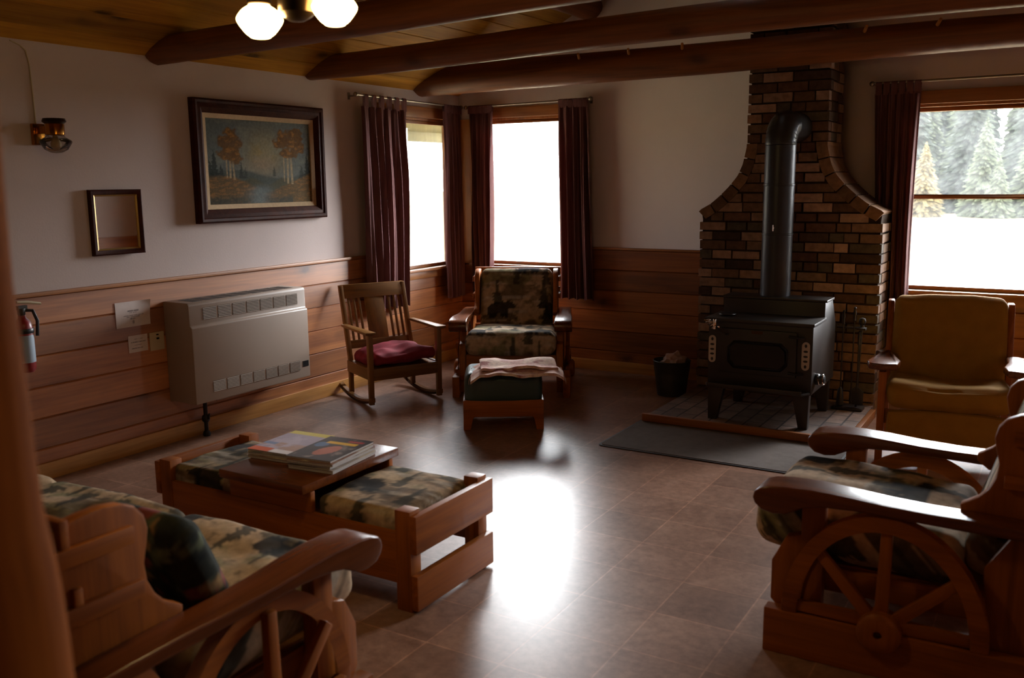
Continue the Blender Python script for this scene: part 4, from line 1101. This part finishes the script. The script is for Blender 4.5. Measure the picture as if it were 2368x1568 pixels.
sc_ = E('wall_sconce', 'brass wall sconce with clear glass globe, unlit, high on the left wall', 'wall lamp', (XL, 3.025, 1.872))
bm = B(); box(bm, (.001, -.034, -.056), (.026, .034, .056)); O('backplate', bm, M['brass'], sc_, bevel=.005)
bm = B(); box(bm, (.026, -.017, .002), (.115, .017, .04)); O('arm', bm, M['brass'], sc_, bevel=.003)
bm = B(); lathe(bm, [(.044, 0), (.048, .004), (.048, .056), (.044, .062)], 24, (.145, .012, -.008)); O('socket', bm, M['brass'], sc_)
bm = B(); lathe(bm, [(.046, .054), (.060, .066), (.055, .082), (.0, .086)], 20, (.145, .012, -.004)); O('switch_cap', bm, M['darkmetal'], sc_)
bm = B(); lathe(bm, [(.042, -.008), (.05, -.018), (.078, -.036), (.081, -.042), (.078, -.050), (.058, -.082), (.030, -.098), (0, -.102)], 28, (.145, .012, 0)); O('glass_globe', bm, M['bulbglass'], sc_)
bm = B(); lathe(bm, [(.012, -.008), (.014, -.025), (.028, -.05), (.026, -.07), (.012, -.082), (0, -.084)], 16, (.145, .012, 0)); O('bulb', bm, M['plastic_w'], sc_)
bm = B(); tube(bm, [(.004, 0, .05), (.004, -.002, .2), (.004, -.006, .36), (.004, -.02, .43), (.004, -.05, .455), (.004, -.10, .472)], .004, 6); O('cord', bm, M['plastic_w'], sc_)

# fire extinguisher
ex = E('fire_extinguisher', 'small red fire extinguisher with pale label, on the left wainscot by the log post', 'fire extinguisher', (XLW+.075, 2.79, .6))
bm = B(); lathe(bm, [(.0, .03), (.035, .032), (.045, .045), (.047, .06), (.047, .27), (.04, .30), (.02, .32), (.018, .335), (0, .336)], 24); O('cylinder', bm, M['red'], ex)
bm = B(); lathe(bm, [(.0478, .085), (.0482, .09), (.0482, .225), (.0478, .23)], 24); O('label_band', bm, M['exlabel'], ex)
bm = B(); lathe(bm, [(.05, .24), (.052, .243), (.052, .262), (.05, .265)], 24); box(bm, (-.074, -.02, .24), (-.045, .02, .265)); O('strap', bm, M['black'], ex)
bm = B(); lathe(bm, [(.018, .335), (.02, .34), (.02, .37), (.0, .372)], 14); box(bm, (-.01, -.02, .362), (.01, .03, .385)); O('valve', bm, M['steel_dull'], ex)
bm = B(); tube(bm, [(0, -.02, .405), (0, .04, .398), (0, .11, .384)], [.007, .009, .007], 8); lv = O('lever', bm, M['plastic_w'], ex)
bm = B(); tube(bm, [(0, .0, .36), (.02, .05, .355), (.03, .065, .30), (.03, .058, .22)], .009, 8); O('hose', bm, M['black'], ex)

# notices
def textpaint(w, h, lines, seal=None):
    def f(c):
        u = c[:, 1]/w+.5; v = c[:, 2]/h+.5
        k = np.tile(np.array(lin((206, 192, 186))), (len(u), 1)); m = np.zeros(len(u))
        for (y, a, b) in lines:
            wv = vnoise(u*46, np.full_like(u, y*50), 3)
            m = np.maximum(m, ((np.abs(v-y) < .022) & (u > a) & (u < b)).astype(float)*(.25+.6*(wv > .3)))
        if seal: m = np.maximum(m, (((u-seal[0])/.035)**2+((v-seal[1])/.07)**2 < 1).astype(float)*.7)
        return mixc(k, (96, 86, 86), m)
    return f
def paper(name, label, cat, y, z, w, h, lines, seal=None, curl=0):
    bm = B(); nx, ny = 50, 36
    g = [[bm.verts.new((.003+curl*max(0, i/nx-.55)**2*max(0, j/ny-.4), -w/2+w*i/nx, -h/2+h*j/ny)) for j in range(ny+1)] for i in range(nx+1)]
    for i in range(nx):
        for j in range(ny): bm.faces.new((g[i][j], g[i+1][j], g[i+1][j+1], g[i][j+1]))
    return tag(O(name, bm, M['printed'], loc=(XLW, y, z), paint=textpaint(w, h, lines, seal)), label, cat)
paper('paper_sign', 'large white paper notice with a curled corner, left of the wall heater', 'notice', 3.515, .845, .236, .152, [(.62, .32, .68), (.56, .38, .62), (.45, .22, .80), (.39, .3, .7), (.32, .42, .58)], (.5, .18), .12)
paper('paper_sign', 'small white paper note with lines of writing, below the large notice', 'notice', 3.535, .663, .135, .102, [(.78, .3, .75), (.60, .1, .9), (.42, .3, .7), (.24, .15, .75)])
wp = E('wall_plate', 'beige thermostat plate between the small note and the heater', 'wall plate', (XLW, 3.668, .657))
bm = B(); box(bm, (.0, -.052, -.056), (.007, .052, .056)); O('plate', bm, M['plastic_w'], wp, bevel=.002)
bm = B(); box(bm, (.007, -.004, .012), (.013, .012, .022)); box(bm, (.007, -.004, .036), (.011, .010, .044)); O('toggle', bm, M['darkmetal'], wp)

# ------------------------------------------------------------------ curtains and rods
def curtain(label, axis, base, aT, aB, zT, zB, folds, seed, tabs=True, rodz=None, mid=None):
    """hangs in front of wall; aT=(a0,a1) top, aB bottom"""
    rng = random.Random(seed); ph = [rng.uniform(0, 6.28) for _ in range(5)]
    root = E('curtain', label, 'curtain', (base, (aT[0]+aT[1])/2, zB) if axis == 'y' else ((aT[0]+aT[1])/2, base, zB), group='burgundy curtains')
    sgn = 1 if axis == 'y' else -1
    lo = root.location
    def W(a, d, z): return (d*sgn, a-lo[1], z-lo[2]) if axis == 'y' else (a-lo[0], d*sgn, z-lo[2])
    bm = B(); nx, ny = 96, 40; F_, K_ = [], []
    for j in range(ny+1):
        t = j/ny; z = zT+(zB-zT)*t
        if mid:
            w = 4*t*(1-t); a0 = aT[0]*(1-t)+aB[0]*t+mid[0]*w; a1 = aT[1]*(1-t)+aB[1]*t+mid[1]*w
        else: a0 = aT[0]*(1-t)+aB[0]*t; a1 = aT[1]*(1-t)+aB[1]*t
        rowF, rowK = [], []
        for i in range(nx+1):
            s = i/nx; amp = .012+.020*min(1, t*3)
            fs = folds*s+.10*math.sin(ph[0]+t*3)*(1-s)
            d = amp*math.sin(2*PI*fs+ph[1])+.35*amp*math.sin(2*PI*fs*2.3+ph[2]+t*1.5)+.006*math.sin(ph[3]+t*6+s*4)
            a = a0+(a1-a0)*(s+.012*math.sin(2*PI*fs*1+ph[4]))
            zz = z-(.008*math.sin(2*PI*fs+ph[2]) if j == ny else 0)
            rowF.append(bm.verts.new(W(a, d, zz))); rowK.append(bm.verts.new(W(a, d-.003, zz)))
        F_.append(rowF); K_.append(rowK)
    for j in range(ny):
        for i in range(nx):
            bm.faces.new((F_[j][i], F_[j][i+1], F_[j+1][i+1], F_[j+1][i])); bm.faces.new((K_[j][i], K_[j+1][i], K_[j+1][i+1], K_[j][i+1]))
    for j in range(ny):
        for i in (0, nx): bm.faces.new((F_[j][i], F_[j+1][i], K_[j+1][i], K_[j][i]))
    for i in range(nx):
        for j in (0, ny): bm.faces.new((F_[j][i], K_[j][i], K_[j][i+1], F_[j][i+1]))
    O('drape', bm, M['curtain'], root)
    if rodz:
        n = 6
        for k in range(n):
            s = (k+.5)/n; a = aT[0]+(aT[1]-aT[0])*s; wv = .02
            bm = B(); pts = []
            for q in range(9):
                an = -PI/2+PI*q/8
                pts.append((.0125*math.cos(an)+.002, rodz+.0125*math.sin(an)))
            pr = [(.012, zT-.012)]+[(.014, rodz)]+[(.0125*math.cos(an), rodz+.0125*math.sin(an)) for an in [PI*q/8 for q in range(1, 8)]]+[(-.013, rodz), (-.010, zT-.012)]
            vs = []
            for (d, z) in pr: vs.append((bm.verts.new(W(a-wv, d, z)), bm.verts.new(W(a+wv, d, z))))
            for p, q in zip(vs, vs[1:]): bm.faces.new((p[0], p[1], q[1], q[0]))
            O('tab', bm, M['curtain'], root)
    return root
CX, CY = -4.655, 6.94
curtain('burgundy curtain on the left side of the left wall window, nearest the painting', 'y', CX, (5.585, 6.155), (5.60, 6.13), 2.172, .60, 6, 1, rodz=2.253, mid=(.015, -.0))
curtain('burgundy curtain on the corner side of the left wall window', 'y', CX, (6.655, 6.92), (6.66, 6.93), 2.195, .595, 4, 2, rodz=2.243)
curtain('burgundy curtain on the corner side of the back wall window', 'x', CY, (-4.585, -4.335), (-4.56, -4.355), 2.195, .63, 4, 3, rodz=2.242)
curtain('burgundy curtain on the chimney side of the corner back window', 'x', CY, (-3.69, -3.425), (-3.665, -3.36), 2.205, .61, 4, 4, rodz=2.252)
curtain('long burgundy curtain left of the right hand window, beside the chimney', 'x', CY, (-1.215, -.915), (-1.13, -.915), 2.17, .45, 5, 5, rodz=2.236, mid=(-.0, -.012))
def rod(label, axis, base, a0, a1, za, zb, fin=(1, 1)):
    root = E('curtain_rod', label, 'curtain rod', (base, a0, za) if axis == 'y' else (a0, base, za))
    L = a1-a0; P = (lambda a, d, z: (d, a, z)) if axis == 'y' else (lambda a, d, z: (a, -d, z))
    bm = B(); tube(bm, [P(0, 0, 0), P(L, 0, zb-za)], .0085, 10); O('pole', bm, M['rod'], root)
    for k, a in enumerate((0, L)):
        if fin[k]:
            bm = B(); s = -1 if k == 0 else 1
            c = P(a+s*.012, 0, 0 if k == 0 else zb-za); bmesh.ops.create_uvsphere(bm, u_segments=14, v_segments=10, radius=.018); bmesh.ops.translate(bm, verts=bm.verts, vec=c)
            O('finial', bm, M['rod'], root)
    wd = (base-XL) if axis == 'y' else (YB-base)
    for a in (.03, L-.03):
        bm = B(); z = (zb-za)*a/L; tube(bm, [P(a, 0, z-.004), P(a, -wd+.003, z-.004)], .006, 8); 
        p, q = P(a-.012, -wd+.0005, z-.03), P(a+.012, -wd+.005, z+.022); box(bm, [min(x, y) for x, y in zip(p, q)], [max(x, y) for x, y in zip(p, q)]); O('bracket', bm, M['rod'], root)
rod('metal curtain rod above the left wall window', 'y', CX, 5.53, 6.915, 2.255, 2.243)
rod('metal curtain rod above the corner back window', 'x', CY, -4.60, -3.41, 2.241, 2.254)
rod('metal curtain rod above the right hand window', 'x', CY, -1.225, .32, 2.238, 2.244)

# ------------------------------------------------------------------ ceiling lamp
LX, LY, LZ = -1.905, 2.02, 2.076
zc_ = cz(LX)
lamp = E('ceiling_lamp', 'dark bronze hanging ceiling lamp with two lit glass globes', 'ceiling lamp', (LX, LY, LZ))
bm = B(); lathe(bm, [(.0, -.028), (.02, -.026), (.04, -.014), (.052, -.004), (.052, .10), (.062, .108), (.062, .13), (.02, .16), (.012, .17), (.012, zc_-LZ-.06), (.06, zc_-LZ-.05), (.065, zc_-LZ-.02)], 24); O('housing', bm, M['darkmetal'], lamp)
d = Vector((-1.996+1.823, 1.968-2.078, 0)).normalized()
for s in (1, -1):
    c = Vector((d.x*s*.105, d.y*s*.105, 0)); dz = -.02 if s > 0 else .012
    bm = B(); tube(bm, [(d.x*s*.05, d.y*s*.05, .05), (c.x*.85, c.y*.85, .075), (c.x, c.y, .062)], .008, 8); ar = O('arm', bm, M['brass'], lamp)
    bm = B(); lathe(bm, [(.03, .062), (.034, .058), (.033, .04), (.029, .036)], 18, (c.x, c.y, dz)); O('fitter', bm, M['darkmetal'], lamp)
    bm = B(); lathe(bm, [(.029, .044), (.030, .036), (.038, .0315), (.046, .026), (.053, .019), (.059, .011), (.063, .004), (.0645, -.001), (.0635, -.006), (.060, -.013), (.054, -.022), (.047, -.031), (.040, -.039), (.034, -.044), (.030, -.046), (.028, -.049), (.022, -.0515), (.012, -.053), (0, -.0535)], 32, (c.x, c.y, dz)); O('glass_globe', bm, M['lampglass'], lamp)

# ------------------------------------------------------------------ outside
bm = B(); n = 40
g = [[bm.verts.new((-160+340*i/n, -60+260*j/n, -.62-.15*math.sin(i*.7)*math.sin(j*.5))) for j in range(n+1)] for i in range(n+1)]
for i in range(n):
    for j in range(n): bm.faces.new((g[i][j], g[i+1][j], g[i+1][j+1], g[i][j+1]))
S('ground', bm, M['meadow'])
def conifer(label, x, y, h, w, mat, seed):
    root = E('conifer_tree', label, 'tree', (x, y, -.7), rz=seed*1.3, group='conifers beyond the meadow')
    rng = random.Random(seed); bm = B(); n = int(300+h*95)
    for k in range(n):
        t = (k+rng.random())/n; z = h*(.05+.93*t); r = (w*(1-t)**.8+.05)*rng.uniform(.7, 1.12)
        a = rng.uniform(0, 2*PI); d = Vector((math.cos(a), math.sin(a), 0)); s = Vector((-d.y, d.x, 0)); wd_ = r*rng.uniform(.10, .17)+.02
        dr = r*rng.uniform(.25, .5); up = Vector((0, 0, 1))
        p0 = bm.verts.new(d*.02+up*(z+.05)); tip = bm.verts.new(d*r+up*(z-dr))
        l1 = bm.verts.new(d*r*.5+s*wd_+up*(z-dr*.42)); r1 = bm.verts.new(d*r*.5-s*wd_+up*(z-dr*.42))
        l2 = bm.verts.new(d*r*.8+s*wd_*.6+up*(z-dr*.95)); r2 = bm.verts.new(d*r*.8-s*wd_*.6+up*(z-dr*.95))
        m = bm.verts.new(d*r*.55+up*(z-dr*.25))
        for f in ((p0, l1, m), (p0, m, r1), (l1, l2, m), (m, r2, r1), (l2, tip, m), (m, tip, r2)): bm.faces.new(f)
    lathe(bm, [(w*.45, h*.08), (w*.3, h*.4), (.03, h*.97)], 9)
    O('foliage', bm, mat, root, flat=True)
    bm = B(); lathe(bm, [(.03*w+.06, 0), (.01, h*.95)], 8); O('trunk', bm, M['bark'], root)
conifer('young spruce with golden tips at the left of the right window, before the forest', -7.1, 57, 4.3, 1.25, M['golden'], 2)
conifer('tall pale green spruce in the middle of the right window, before the forest', -4.2, 58, 5.6, 1.45, M['spruce'], 3)
conifer('short green spruce at the foot of the tall one, middle of the right window', -3.35, 56.5, 3.4, .95, M['spruce'], 4)
conifer('broad spruce at the right edge of the right window, before the forest', -1.7, 58.5, 6.3, 1.7, M['spruce'], 5)
conifer('golden green spruce just outside the right window view, before the forest', .9, 58, 5.0, 1.4, M['golden'], 6)
conifer('slim spruce behind the curtain edge of the right window', -8.6, 58, 4.9, 1.2, M['spruce'], 7)
rng = random.Random(99)
k = 0
for row, y in enumerate((64, 70, 77)):
    x = -12
    while x < 4.5:
        k += 1
        conifer('tall dark conifer in the dense forest row beyond the meadow', x, y+rng.uniform(-1, 1), rng.uniform(9, 14)+row*2, rng.uniform(1.5, 2.2), M['darkspruce'] if rng.random() < .7 else M['spruce'], 100+k)
        x += rng.uniform(2.6, 3.4)
sh = E('shrub', 'leafy green shrub outside the bottom of the left wall window', 'shrub', (-8.6, 11.2, -.65))
bm = B(); rng = random.Random(5)
for q in range(260):
    a = rng.uniform(0, 6.28); r = .5*math.sqrt(rng.random()); z = .15+rng.random()*.85*(1-r*.7)
    c = Vector((r*math.cos(a), r*math.sin(a), z)); dd = Vector((rng.uniform(-1, 1), rng.uniform(-1, 1), rng.uniform(-.4, 1))).normalized(); e = dd.cross(Vector((0, 0, 1))).normalized()*.03
    vs = [bm.verts.new(c-dd*.06), bm.verts.new(c+e), bm.verts.new(c+dd*.07), bm.verts.new(c-e)]; bm.faces.new(vs)
O('leaves', bm, M['shrub'], sh)
bm = B()
for q in range(6):
    a = q*1.05; tube(bm, [(0, 0, 0), (.2*math.cos(a), .2*math.sin(a), .5), (.32*math.cos(a), .32*math.sin(a), .85)], [.02, .012, .005], 6)
O('stems', bm, M['bark'], sh)

# ------------------------------------------------------------------ light
wd = bpy.data.worlds.new('world'); SC.world = wd; wd.use_nodes = True
nt = wd.node_tree; bg = nt.nodes['Background']
# overcast sky, brighter around the hidden sun behind the back wall
tc = nt.nodes.new('ShaderNodeTexCoord')
dp = nt.nodes.new('ShaderNodeVectorMath'); dp.operation = 'DOT_PRODUCT'
gd = Vector((.09, .92, .38)).normalized(); dp.inputs[1].default_value = gd
nt.links.new(tc.outputs['Generated'], dp.inputs[0])
def wmath(op, a, b):
    x = nt.nodes.new('ShaderNodeMath'); x.operation = op
    for i, v in enumerate((a, b)):
        if isinstance(v, (int, float)): x.inputs[i].default_value = v
        else: nt.links.new(v, x.inputs[i])
    return x.outputs[0]
g = wmath('POWER', wmath('MAXIMUM', dp.outputs['Value'], 0.0), 2.2)
SKY_BASE, SKY_GLOW = 5.5, 78.0
nt.links.new(wmath('ADD', wmath('MULTIPLY', g, SKY_GLOW), SKY_BASE), bg.inputs[1])
bg.inputs[0].default_value = (.94, .97, 1, 1)
def portal(loc, rot, sx, sy):
    ld = bpy.data.lights.new('window_portal', 'AREA'); ld.shape = 'RECTANGLE'; ld.size = sx; ld.size_y = sy
    ld.cycles.is_portal = True
    o = bpy.data.objects.new('window_portal', ld); COL.objects.link(o); o.location = loc; o.rotation_euler = rot
def wc(w): return (w[0]+w[1])/2, (w[2]+w[3])/2, w[1]-w[0], w[3]-w[2]
c = wc(W1); portal((XL-TW-.02, c[0], c[1]), (0, -PI/2, 0), c[3], c[2])
for w in (W2, W3):
    c = wc(w); portal((c[0], YB+TW+.02, c[1]), (-PI/2, 0, 0), c[2], c[3])
SC.view_settings.view_transform = 'Standard'
SC.view_settings.look = 'None'
SC.view_settings.exposure = 0.0
SC.cycles.adaptive_threshold = .05; SC.cycles.max_bounces = 8; SC.cycles.diffuse_bounces = 4; SC.cycles.transparent_max_bounces = 12
SC.cycles.use_denoising = True
SC.cycles.sample_clamp_indirect = 8
